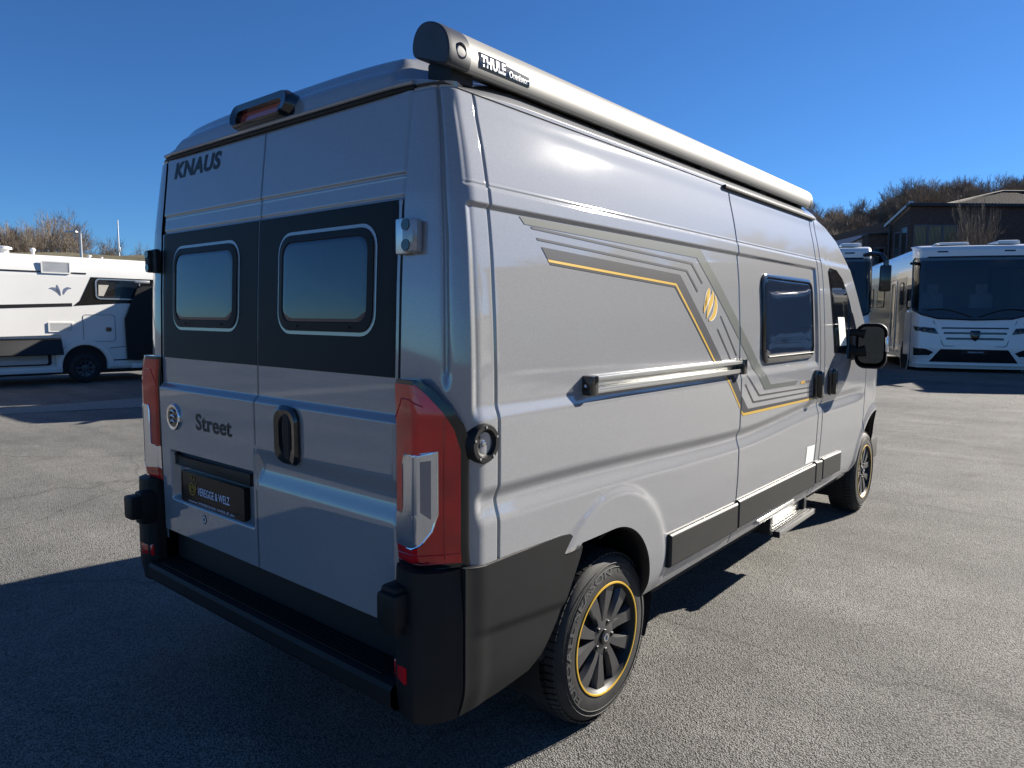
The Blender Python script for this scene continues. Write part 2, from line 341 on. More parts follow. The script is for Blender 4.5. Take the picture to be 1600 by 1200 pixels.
def plan(s, z):
    s = np.asarray(s, float); z = np.asarray(z, float); w = Wz(z); y0 = yr(z)
    th = np.clip(s/.2, 0, 1)*math.pi/2
    # cab: plan narrows to the nose
    k = 1-.10*smst(5.0, 5.6, s)-.26*smst(5.45, 6.05, s)-.035*smst(4.0, 5.2, s)*smst(1.3, 1.9, z)
    x = np.where(s < .2, .797+(w-.797)*np.sin(th), w*k); y = np.where(s < .2, y0+(.2-y0)*(1-np.cos(th)), s+bend(s, z))
    return x, y, th
def Sside_gen(sg):
    def S(s, z):
        x, y, th = plan(s, z); d = side_disp(s, z)
        nxv = np.where(np.asarray(s) < .2, np.sin(th), 1); nyv = np.where(np.asarray(s) < .2, -np.cos(th), 0)
        return sg*(x+d*nxv), y+d*nyv, np.asarray(z, float)+0*x
    S.sgn = 1 if sg > 0 else -1
    return S
SR = Sside_gen(1); SL = Sside_gen(-1)
def dense(base, extra):
    a = list(base)
    for c, hw, n in extra: a += list(np.linspace(c-hw, c+hw, n))
    a = sorted(a); out = [a[0]]
    for x in a[1:]:
        if x-out[-1] > .0011: out.append(x)
    return np.array(out)
s_ax = dense(np.concatenate([np.linspace(0, .2, 27), np.arange(.2, 3.60, .0165)]), [(SEAM_R, .012, 13), (SEAM_S, .012, 13), (SEAM_F, .012, 13), (SEAM_B, .012, 13), (.164, .02, 13), (.098, .014, 9), (3.435, .02, 9)])
z_ax = dense(np.arange(.43, 2.281, .0165), [(1.326, .03, 13), (1.939, .012, 11), (2.002, .014, 15), (2.277, .01, 9), (1.0, .13, 30), (2.281, .001, 2)])
z_ax = z_ax[z_ax <= 2.285]
def in_arch(s, z): return (np.hypot(s-ARC[0], z-ARC[1]) < ARC[2]) | ((s > ARC[0]-.31) & (s < ARC[0]+ARC[2]) & (z < ARC[1])) | ((s < ARC[0]) & (s > .70) & (z < ARC[1]+ARC[2])) | ((s <= .70) & (s > .14) & (z < .79)) | ((s <= .14) & (z < .6))
def side_sheet(S, sg):
    Sg, Zg = np.meshgrid(s_ax, z_ax, indexing='ij'); bad = in_arch(Sg, Zg)
    # cells with at least one vertex outside are kept, their inner vertices move on to the arch edge
    dS = Sg-ARC[0]; dZ = Zg-ARC[1]; rr = np.hypot(dS, dZ)+1e-9
    ns, nz = len(s_ax), len(z_ax); keep = ~(bad[:-1, :-1] & bad[1:, :-1] & bad[:-1, 1:] & bad[1:, 1:])
    S2, Z2 = Sg.copy(), Zg.copy()
    m = bad & (dZ >= 0) & (dS >= -.02) & (rr < ARC[2]); S2[m] = ARC[0]+dS[m]*ARC[2]/rr[m]; Z2[m] = ARC[1]+dZ[m]*ARC[2]/rr[m]
    m = bad & (dZ < 0) & (dS > .1); S2[m] = ARC[0]+ARC[2]
    m = bad & (dS < -.02) & (Zg > .7) & (Sg > .6); Z2[m] = ARC[1]+ARC[2]
    X, Y, Z = S(S2, Z2); V = np.stack([X, Y, Z], -1).reshape(-1, 3)
    sets = {'rear_quarter_panel': (0, SEAM_R), 'side_panel': (SEAM_R, SEAM_S), 'sliding_door': (SEAM_S, SEAM_F), 'door_pillar': (SEAM_F, 9)} if sg > 0 else {'rear_quarter_panel': (0, SEAM_R), 'side_panel': (SEAM_R, 9)}
    res = {}
    for nm, (a, b) in sets.items():
        F = []
        for i in range(ns-1):
            c = (s_ax[i]+s_ax[i+1])/2
            if not (a <= c < b): continue
            for j in range(nz-1):
                if keep[i, j]:
                    f = (i*nz+j, (i+1)*nz+j, (i+1)*nz+j+1, i*nz+j+1); F.append(f if sg > 0 else f[::-1])
        used = sorted({q for f in F for q in f}); mp = {q: k for k, q in enumerate(used)}
        res[nm] = mesh(nm, V[used], [tuple(mp[q] for q in f) for f in F], 'paint', van)
    return res
PR = side_sheet(SR, 1); PL = side_sheet(SL, -1)
# wheel arch return lip and liner
def arch_lip(S, sg, c, name):
    A = []
    for k in range(41):
        t = R(-14+120*k/40); A.append((c[0]+c[2]*math.cos(t), c[1]+c[2]*math.sin(t)))
    V = []; F = []
    for a, z in A:
        p = surf_pt(S, a, z, 0)
        for q, (dx, dr) in enumerate(((0, 0), (.012, .008), (.05, .004), (.40, -.05))):
            V.append((p[0]-sg*dx, c[0]+(p[1]-c[0])*(1-dr/c[2]), c[1]+(p[2]-c[1])*(1-dr/c[2])))
    for i in range(40):
        for q in range(3): F.append((i*4+q, i*4+q+1, (i+1)*4+q+1, (i+1)*4+q))
    return mesh(name, V, F, 'seam', van)
def liner(sg, yc, zc, r, x0, x1):
    V = []; F = []; n = 40
    for k in range(n+1):
        t = R(-30+240*k/n)
        V += [(sg*x0, yc+r*math.cos(t), zc+r*math.sin(t)), (sg*x1, yc+r*math.cos(t), zc+r*math.sin(t))]
    for k in range(n): F.append((2*k, 2*k+1, 2*k+3, 2*k+2))
    V.append((sg*x1, yc, zc)); c = len(V)-1
    for k in range(n): F.append((2*k+1, c, 2*k+3))
    return mesh('wheel_arch_liner', V, F, 'dirt', van)
for S_, sg_ in ((SR, 1), (SL, -1)):
    arch_lip(S_, sg_, ARC, 'wheel_arch_lip'); liner(sg_, .98, .42, .415, .96, .55); liner(sg_, 5.05, .42, .47, .93, .5)
# roof
def zroof(x, y):
    x = np.asarray(x, float); y = np.asarray(y, float); we = Wz(2.28)
    t = np.clip(np.abs(x)/we, 0, 1); rise = .06+.115*smst(.12, .55, y)
    base = 2.28+rise*(1-t**4.2)**.72
    dome = .052*smst(.14, .22, y)*(1-smst(.66, .76, np.abs(x)))+.03*(1-smst(.68, .74, np.abs(x)))*smst(.125, .15, y)
    ribs = .008*(np.cos(x*2*math.pi/.28)*.5+.5)*smst(.6, .9, y)*(1-smst(3.2, 3.5, y))*(1-smst(.6, .7, np.abs(x)))
    return base+dome*(1-smst(3.3, 3.7, y)) + ribs
xs = dense(np.linspace(-.917, .917, 93), [(.71, .06, 13), (-.71, .06, 13), (.90, .017, 9), (-.90, .017, 9)]); ysr = dense(np.arange(.60, 3.7, .05), [(.35, .25, 51)])
ysr = ysr[ysr >= .12]
Vr = []
for y in ysr:
    for x in xs:
        yy = y
        if y < .34:   # rear edge follows the rounded corner in plan
            e = abs(x)-.70
            if e > 0: yy = max(y, .135+(.2-.135)*(1-math.sqrt(max(0, 1-(e/.217)**2))))
        Vr.append((x, yy))
_zz = zroof(np.tile(xs, len(ysr)), np.repeat(ysr, len(xs))); Vr = [(p[0], p[1], float(q)) for p, q in zip(Vr, _zz)]
nxr = len(xs); Fr = [(j*nxr+i, j*nxr+i+1, (j+1)*nxr+i+1, (j+1)*nxr+i) for j in range(len(ysr)-1) for i in range(nxr-1)]
# close the rear edge of the roof down to the door heads
k0 = len(Vr)
for x in xs:
    e = abs(x)-.70; yy = .135 if e <= 0 else .135+(.2-.135)*(1-math.sqrt(max(0, 1-(e/.217)**2)))
    Vr.append((x, yy-.004, 2.296)); Vr.append((x, yy+.02, 2.288))
for i in range(nxr-1):
    Fr.append((k0+2*i, k0+2*i+2, i+1, i)); Fr.append((k0+2*i+1, k0+2*i+3, k0+2*i+2, k0+2*i))
roof = mesh('roof', Vr, Fr, 'paint', van, True, 50)
# rear drip rail and header
mb = MB()
pts = [(x, float(np.interp(abs(x), [0, .70, .82, .9], [.118, .121, .132, .155])), 2.302) for x in np.linspace(-.80, .80, 41)]
mb.tube(pts, .0075, 8); mb.build('drip_rail', 'paint', van)
mb = MB(); mb.tube([(p[0], p[1]+.008, p[2]-.012) for p in pts], .008, 6); mb.build('door_seal', 'seam', van)

# ------------------------------------------------------------------ rear doors
PLT = (-.70, -.02, .795, 1.022)
def rear_disp(x, z):
    x = np.asarray(x, float); z = np.asarray(z, float)
    d = .020*(1-smst(1.286, 1.314, z))                                             # ledge under the dark panel
    d = d-.006*smst(1.955, 1.972, z)*(1-smst(2.022, 2.036, z))-.005*np.exp(-((z-1.968)/.005)**2)-.006*np.exp(-((z-2.034)/.005)**2)
    d = d-.022*(1-smst(1.050, 1.125, z))*smst(.955, 1.050, z)*smst(.0, .02, np.where(x > 0, x, x-PLT[1]*0+.02))  # swage
    e = .022                                                                        # number plate recess
    ins = smst(PLT[0], PLT[0]+e, x)*(1-smst(PLT[1]-e, PLT[1], x))*smst(PLT[2], PLT[2]+e, z)*(1-smst(PLT[3]-.012, PLT[3], z))
    d = d*(1-.8*ins)-.018*ins
    d = d-.007*smst(.775, .80, np.abs(x))                                           # edges roll forward
    d = d+0*x
    return d
def SB(x, z):
    x = np.asarray(x, float); z = np.asarray(z, float)
    return x, yr(z)-rear_disp(x, z)+0*x, z+0*x
SB.sgn = 1
xd = dense(np.arange(.004, .7951, .016), [(.01, .006, 9), (.78, .016, 11), (.014, .02, 9), (.69, .03, 9)]); zd = dense(np.arange(.65, 2.285, .016), [(1.3, .018, 17), (1.968, .018, 15), (2.03, .016, 13), (1.04, .1, 30), (.807, .016, 9), (1.016, .012, 9)])
doors = []
for sg in (-1, 1):
    Xg, Zg = np.meshgrid(sg*xd, zd, indexing='ij'); X, Y, Z = SB(Xg, Zg); V = np.stack([X, Y, Z], -1).reshape(-1, 3); n2 = len(zd); F = []
    for i in range(len(xd)-1):
        for j in range(n2-1):
            f = (i*n2+j, (i+1)*n2+j, (i+1)*n2+j+1, i*n2+j+1); F.append(f if sg > 0 else f[::-1])
    # turned-in edges, blackened so the door gaps read as shaded
    V = list(map(tuple, V)); E_ = MB()
    for ii in (0, len(xd)-1):
        P_ = [V[ii*n2+j] for j in range(n2)]; E_.add(P_+[(p[0], p[1]+.035, p[2]) for p in P_], [(j, j+1, n2+j+1, n2+j) for j in range(n2-1)])
    P_ = [V[i*n2] for i in range(len(xd))]; n3 = len(xd); E_.add(P_+[(p[0], p[1]+.05, p[2]) for p in P_], [(i, i+1, n3+i+1, n3+i) for i in range(n3-1)])
    d = mesh('rear_door', V, F, 'paint', van, True, 60); doors.append(d); E_.build('dark_door_edge', 'seam', d)
    d['label'] = 'left rear door with number plate' if sg < 0 else 'right rear door with the black handle'
    # dark foil panel (with the window set in it)
    mb = MB(); a0, a1 = (.0040, .7900)
    rows(mb, SB, [(sg*a0, 1.424), (sg*a1, 1.424), (sg*a1, 1.958), (sg*a0, 1.958)], .0016, 30, 30); mb.build('dark_panel', 'foil', d)
    wa0, wa1 = (.148, .668); wz0, wz1 = 1.558, 1.888
    if sg < 0: wa0, wa1 = -.662, -.142
    o1 = rrect(wa0-.012, wa1+.012, wz0-.012, wz1+.012, .075); o2 = rrect(wa0, wa1, wz0, wz1, .065); i1 = rrect(wa0+.024, wa1-.024, wz0+.030, wz1-.024, .05); i2 = rrect(wa0+.030, wa1-.030, wz0+.036, wz1-.03, .046)
    mb = MB(); loft(mb, SB, [(o1, .0018), (o1, .0032), (o2, .0032)]); mb.build('window_trim', 'paint', d)
    mb = MB(); loft(mb, SB, [(o2, .002), (o2, .008), (i1, .012), (i2, .005)]); mb.build('window_frame', 'plastic', d)
    mb = MB(); ctr = ((wa0+wa1)/2, (wz0+wz1)/2)
    def shrink(l, f): return [(ctr[0]+(a-ctr[0])*f, ctr[1]+(b-ctr[1])*f) for a, b in l]
    loft(mb, SB, [(i1, .0080), (shrink(i1, .97), .0092), (shrink(i1, .9), .0096), (shrink(i1, .5), .0100), (shrink(i1, .02), .0101)], cap=True); mb.build('window_glass', 'acryl', d)
    for fx in (.22, .78): mb = MB(); mb.box(surf_pt(SB, wa0+(wa1-wa0)*fx, wz0+.016, .011), (.012, .006, .006), .001); mb.build('screw_cover', 'seam', d)
# handle on the right door
mb = MB(); oo = rrect(.152, .298, 1.085, 1.290, .05); o3 = rrect(.162, .288, 1.095, 1.280, .045); o4 = rrect(.186, .268, 1.118, 1.262, .04)
loft(mb, SB, [(oo, .001), (oo, .012), (o3, .020), (o4, .016), (o4, -.012)], cap=True); mb.build('handle_bowl', 'gloss', doors[1])
mb = MB(); hp = rrect(.210, .256, 1.100, 1.275, .02); hq = rrect(.216, .250, 1.108, 1.267, .016); loft(mb, SB, [(hp, .0), (hp, .012), (hq, .018)], cap=True); mb.build('handle', 'plastic', doors[1])
# lamp bar and plate on the left door
def flat(y):
    def S(x, z): return np.asarray(x, float)+0*np.asarray(z, float), y+0*np.asarray(x, float)+0*np.asarray(z, float), np.asarray(z, float)+0*np.asarray(x, float)
    S.sgn = 1; return S
mb = MB(); l1 = rrect(-.690, -.040, .956, 1.012, .010); l2 = rrect(-.684, -.046, .962, 1.006, .008); loft(mb, SB, [(l1, 0), (l1, .030), (l2, .034)], cap=True); mb.build('plate_lamp_bar', 'plastic2', doors[0])
PY = .068
SP = flat(PY)
mb = MB(); p1 = rrect(-.625, -.105, .806, .938, .006); p2 = rrect(-.618, -.112, .826, .931, .004); loft(mb, SP, [(p1, -.02), (p1, .004), (p2, .004), (p2, .001)]); pf = mb.build('plate_frame', 'plateblk', doors[0])
rows(MB(), SP, p2, .002, 4, 4)
mb = MB(); rows(mb, SP, p2, .002, 4, 4); mb.build('number_plate', 'plateblk', doors[0])
text('plate_text', 'VEREGGE & WELZ', SP, -.480, .850, .262, .034, .0035, 'bluewhite', doors[0], .012)
text('plate_small_text', 'www.VEREGGE-WELZ.de', SP, -.56, .811, .38, .010, .0050, 'bluewhite', doors[0], .006)
mb = MB()   # sun spiral on the plate
sp = []
for k in range(46):
    t = k/45; an = t*2.1*2*math.pi; r = .006+.027*t; sp.append((-.527+r*math.cos(an)*.95, PY-.004, .872+r*math.sin(an)))
mb.tube(sp, .0022, 5)
for an in (35, 65, 95): mb.tube([(-.527+.040*math.cos(R(an)), PY-.004, .872+.040*math.sin(R(an))), (-.527+.054*math.cos(R(an)), PY-.004, .872+.054*math.sin(R(an)))], .0022, 5)
mb.build('plate_sun_logo', 'gold', doors[0])
mb = MB(); rows(mb, SB, circ(-.415, .758, .017, 20, .020), .0015, 8, 4); mb.build('round_sticker', 'decal2', doors[0])
mb = MB(); loft(mb, SB, [(circ(-.415, .758, .013), .0022), (circ(-.415, .758, .009), .0022)]); mb.build('sticker_ring', 'white', doors[0])
# round badge and lettering
mb = MB(); b1, b2, b3 = circ(-.645, 1.170, .058), circ(-.645, 1.170, .055), circ(-.645, 1.170, .043); loft(mb, SB, [(b1, 0), (b1, .006), (b2, .010), (b3, .008)]); mb.build('badge_ring', 'chrome', doors[0])
mb = MB(); loft(mb, SB, [(b3, .007), (circ(-.645, 1.170, .002), .009)], cap=True); mb.build('badge_disc', 'gloss', doors[0])
mb = MB()
for q, (dz, r) in enumerate(((.018, .022), (.0, .026), (-.018, .022))):
    mb.tube([surf_pt(SB, -.645-r+2*r*k/10, 1.170+dz+.010*math.sin(k/10*math.pi)-.004*q+.012*(k/10-.5), .011) for k in range(11)], [.0012+.0035*math.sin(math.pi*k/10) for k in range(11)], 6)
mb.build('badge_wings', 'chrome', doors[0])
text('model_lettering', 'Street', SB, -.455, 1.134, .288, .070, .0015, 'blk_out', doors[0], .022)
text('maker_lettering', 'KNAUS', SB, -.712, 2.192, .395, .071, .0015, 'blk_out', doors[0], .040, .16)
# dark body opening behind the doors
mb = MB(); mb.bx(-.86, .86, .19, .21, .42, 2.27); mb.bx(-.79, .79, .118, .14, .47, .66); mb.build('door_aperture', 'seam', van)

# tail lights
LP = [(.800, .066), (.806, .052), (.850, .043), (.893, .036), (.912, .040), (.945, .063), (.975, .090), (1.000, .116), (1.017, .140), (1.012, .150)]
LPT = [0, .12, .5, .95, 1.1, 1.4, 1.65, 1.85, 2.0, 2.08]
def light_surf(sg):
    def S(t, z):
        t = np.asarray(t, float); z = np.asarray(z, float)
        x = np.interp(t, LPT, [p[0] for p in LP]); y = np.interp(t, LPT, [p[1] for p in LP])
        k = smst(1.30, 1.45, z); x = x-.012*k; y = y+.006*k+.012*(1-smst(.80, .95, z))
        return sg*x, y, z+0*x
    S.sgn = 1 if sg > 0 else -1; return S
for sg in (1, -1):
    S = light_surf(sg); out = [(.0, .848), (2.05, .872), (2.05, 1.235), (1.93, 1.30), (1.72, 1.355), (1.42, 1.402), (1.12, 1.428), (.0, 1.424)]
    mb = MB(); rows(mb, S, out, .0, 40, 26, .06); tl = mb.build('tail_light', 'gloss', van, True, 40)
    ins = [(.06, .866), (1.88, .888), (1.88, 1.225), (1.78, 1.285), (1.60, 1.335), (1.36, 1.378), (1.08, 1.412), (.06, 1.414)]
    mb = MB(); rows(mb, S, ins, .004, 40, 64, .004); mb.build('red_lens', 'red', tl, True, 40)
    mb = MB(); rows(mb, S, [(.50, 1.045), (.50, 1.185), (.58, 1.205), (1.50, 1.222), (1.50, 1.035), (1.40, .985), (1.15, .942), (.92, .925), (.04, .918), (.04, 1.022), (.44, 1.028)], .0056, 40, 48, .002); mb.build('clear_lens', 'clear', tl, True, 40)
    mb = MB()
    ol = [(.04, 1.022), (.44, 1.028), (.50, 1.045), (.50, 1.185), (.58, 1.205), (1.50, 1.222), (1.50, 1.035), (1.40, .985), (1.15, .942), (.92, .925), (.04, .918)]
    mb.tube([surf_pt(S, a, b, .0062) for a, b in ol], .0026, 5); mb.build('lens_bezel', 'chrome', tl)
    mb = MB()
    for a in (.98,): mb.tube([surf_pt(S, a, z, .0060) for z in np.linspace(.945, 1.20, 14)], .0012, 4)
    mb.build('lens_rib', 'wfrm', tl)
    panel_ = MB(); rows(panel_, S, [(1.14, 1.04), (1.38, 1.02), (1.38, 1.195), (1.14, 1.19)], .0064, 12, 16); panel_.build('bulb_window', M.setdefault('bulbw', mat('bulb_window', (.20, .20, .23), .15, .5, 1)), tl)
    mb = MB(); mb.tube([surf_pt(S, a, .897+.020*a/1.9, .0040) for a in np.linspace(.06, 1.86, 20)], .0018, 5); mb.tube([surf_pt(S, 1.62, z, .0045) for z in np.linspace(.9, 1.32, 20)], .0025, 5); mb.tube([surf_pt(S, .12+1.1*k/14, 1.31+.06*min(1, k/4)-.02*max(0, k-9)/5, .0045) for k in range(15)], .002, 5); mb.build('lens_crease', 'darkred', tl)
# hinges on the doors
for sg in (1, -1):
    mb = MB(); mb.box((sg*.853, .074, 1.845), (.048, .042, .098), .012); h = mb.build('door_hinge', 'paint' if sg > 0 else 'plastic', van)  # left hinge and leaf coloured black, standing in for a dark silhouette
    mb = MB(); mb.box((sg*.812, .076, 1.845), (.046, .022, .104), .006); mb.build('hinge_leaf', 'alu' if sg > 0 else 'plastic', h)
    for z in (1.875, 1.817):
        mb = MB(); mb.lathe([(0, .001), (0, .017), (.012, .017)], (sg*.848, .050, z), 'y', 16); mb.build('hinge_bolt_cap', 'gloss', h)
    mb = MB(); mb.box((sg*.852, .012, .745), (.075, .085, .15), .018); mb.box((sg*.86, -.035 if sg < 0 else -.012, .752), (.085, .07, .105), .014); mb.build('lower_hinge', 'plastic', van)

# bumper
BP = [(.812, .075), (.818, .030), (.840, .010), (.880, .002), (.925, .004), (.962, .022), (.990, .058), (1.008, .100), (1.018, .118)]
BT = np.linspace(0, 1, len(BP))
def bump_surf(sg):
    def S(t, z):
        t = np.asarray(t, float); z = np.asarray(z, float)
        x = np.interp(t, BT, [p[0] for p in BP]); y = np.interp(t, BT, [p[1] for p in BP])
        k = .03*(1-smst(.36, .52, z))+.012*smst(.70, .875, z)
        return sg*(x-k*t), y+k*(1-t)*.9, z+0*x
    S.sgn = 1 if sg > 0 else -1; return S
def cover_surf(sg):
    def S(a, z):
        a = np.asarray(a, float); z = np.asarray(z, float)
        x = 1.036-.05*(1-smst(.33, .56, z))**2-.010*(1-smst(.60, .635, z+.10*(a-.55)))*smst(.12, .25, a)*(1-smst(.60, .66, a))-.012*(1-smst(.12, .2, a))
        return sg*x+0*a, a+0*z, z+0*a
    S.sgn = 1 if sg > 0 else -1; return S
for sg in (1, -1):
    S = bump_surf(sg)
    mb = MB(); rows(mb, S, [(0, .395), (1, .40), (1, .868), (.5, .862), (0, .866)], 0, 40, 24, .05); bc = mb.build('bumper_corner', 'plastic', van, True, 45)
    mb = MB(); loft(mb, S, [(rrect(.16, .42, .520, .572, .008), .0), (rrect(.16, .42, .520, .572, .008), .004), (rrect(.19, .39, .526, .566, .006), .005)], cap=True); mb.build('reflector', 'red', bc)
    S = cover_surf(sg)
    top = [(.122, .872), (.60, .862), (.645, .856), (.722, .795), (.712, .765), (.66, .68), (.585, .565), (.50, .465), (.447, .425), (.30, .408), (.122, .405)]
    mb = MB(); rows(mb, S, top, 0, 60, 40, .05); mb.build('bumper_side_cover', 'plastic', van, True, 45)
    mb = MB(); mb.box((sg*.985, .30, .62), (.02, .02, .02), .003); 
mb = MB(); prof = [(.16, .50), (.03, .497), (.006, .490), (-.004, .476), (-.002, .43), (.012, .410), (.05, .402), (.18, .402)]
xsb = np.linspace(-.83, .83, 34); V = []; F = []
for x in xsb:
    for y, z in prof: V.append((x, y+.025*(abs(x)/.83)**6*0-.004*(1-(x/.83)**2), z))
n = len(prof)
for i in range(len(xsb)-1):
    for k in range(n-1): F.append((i*n+k, i*n+k+1, (i+1)*n+k+1, (i+1)*n+k))
st = mesh('bumper_step', V, F, 'plastic', van, True, 30)
for k in range(6):
    y = .026+.015*k; mb = MB(); mb.box((0, y, .5005), (1.52, .006, .005), .0015); mb.build('tread_rib', 'plastic', st)

# third brake light
mb = MB()
def SQ(x, z): return np.asarray(x, float)+0*np.asarray(z, float), .125+.22*(np.asarray(z, float)-2.30)+0*np.asarray(x, float), np.asarray(z, float)+0*np.asarray(x, float)
SQ.sgn = 1
h1 = rrect(-.195, .195, 2.305, 2.395, .042); h2 = rrect(-.185, .185, 2.312, 2.388, .036); h3 = rrect(-.150, .150, 2.318, 2.366, .020)
loft(mb, SQ, [(h1, -.10), (h1, .028), (h2, .042), (h3, .036), (h3, .008)]); bl = mb.build('brake_light_housing', 'gloss', van, True, 50)
mb = MB(); h4 = rrect(-.149, .149, 2.319, 2.365, .019); loft(mb, SQ, [(h4, .008), (shrink(h4, 1), .016)], cap=True); mb.build('brake_light_lens', 'brake', bl)
mb = MB(); mb.lathe([(0, .001), (0, .010), (.006, .012)], (.128, .108, 2.343), 'y', 14); mb.build('camera_eye', 'gloss', bl)

# ------------------------------------------------------------------ cab
def ztop(y): return np.interp(y, [3.55, 3.66, 3.85, 4.05, 4.30, 4.53, 4.78, 4.98, 5.2, 5.5, 5.75, 5.9, 6.0], [2.281, 2.275, 2.238, 2.165, 1.995, 1.755, 1.475, 1.315, 1.235, 1.13, 1.02, .92, .82])
yc_ax = dense(np.concatenate([np.arange(SEAM_B+.014, 5.99, .02)]), [(4.70, .012, 9)]); vc = np.linspace(0, 1, 96)
FA = (5.05, .40, .465)
def cab_side(S, sg):
    Yg = np.repeat(yc_ax, len(vc)); zt = ztop(Yg); zb = .455-.03*smst(4.3, 4.6, Yg); Zg = zb+(zt-zb)*np.tile(vc, len(yc_ax))
    r = np.hypot(Yg-FA[0], Zg-FA[1]); ok = r < FA[2]; sn = ok & (r > FA[2]-.05); kk = np.where(sn, FA[2]/np.maximum(r, 1e-6), 1)
    Y2 = FA[0]+(Yg-FA[0])*kk; Z2 = FA[1]+(Zg-FA[1])*kk; x, yv, zz = S(Y2, Z2)
    fl = .014*(1-smst(FA[2]+.02, FA[2]+.07, r))*smst(.4, .5, Zg)
    V = np.stack([x+sg*fl-sg*.009*np.exp(-((Yg-4.70)/.004)**2), yv, Z2], -1).tolist(); ok = ok.tolist()
    n = len(vc); F = []
    for i in range(len(yc_ax)-1):
        for j in range(n-1):
            q = (i*n+j, (i+1)*n+j, (i+1)*n+j+1, i*n+j+1)
            if all(ok[k] for k in q): continue
            F.append((yc_ax[i], q if sg > 0 else q[::-1]))
    out = []
    for nm, a, b in (('front_door', 0, 4.70), ('front_wing', 4.70, 9)):
        FF = [f for y, f in F if a <= y < b]; used = sorted({q for f in FF for q in f}); mp = {q: k for k, q in enumerate(used)}
        out.append(mesh(nm, [V[q] for q in used], [tuple(mp[q] for q in f) for f in FF], 'paint', van))
    return out
CR = cab_side(SR, 1); CL = cab_side(SL, -1)
# roof fore part, windscreen, bonnet as one sheet of sections
yfs = np.concatenate([np.arange(3.60, 5.99, .04), [5.99]]); uf = np.linspace(-1, 1, 61)
def top_pt(u, y):
    zt = float(ztop(y)); xe = float(SR(y, zt)[0]); cr = float(np.interp(y, [3.6, 3.9, 4.3, 4.9, 5.2, 5.9], [.175, .17, .16, .10, .07, .05]))
    bow = float(np.interp(y, [3.6, 4.1, 4.9, 5.4, 5.9], [0, .12, .22, .15, .02]))
    e = 1-abs(u)**3.4
    return (xe*u, y+bow*(1-u*u)*1.0, zt+cr*e**.8)
def sheet(name, y0, y1, m, u0=-1, u1=1, off=0):
    yy = [y for y in yfs if y0-1e-6 <= y <= y1+1e-6]; uu = np.linspace(u0, u1, 49); V = []; F = []
    for y in yy:
        for u in uu: p = top_pt(u, y); V.append((p[0], p[1]+off*.6, p[2]+off*.8))
    n = len(uu)
    for j in range(len(yy)-1):
        for i in range(n-1): F.append((j*n+i, j*n+i+1, (j+1)*n+i+1, (j+1)*n+i))
    return mesh(name, V, F, m, van)
sheet('cab_roof', 3.60, 6, 'paint'); ws = sheet('windscreen', 4.08, 4.92, 'glass', -.90, .90, .006)
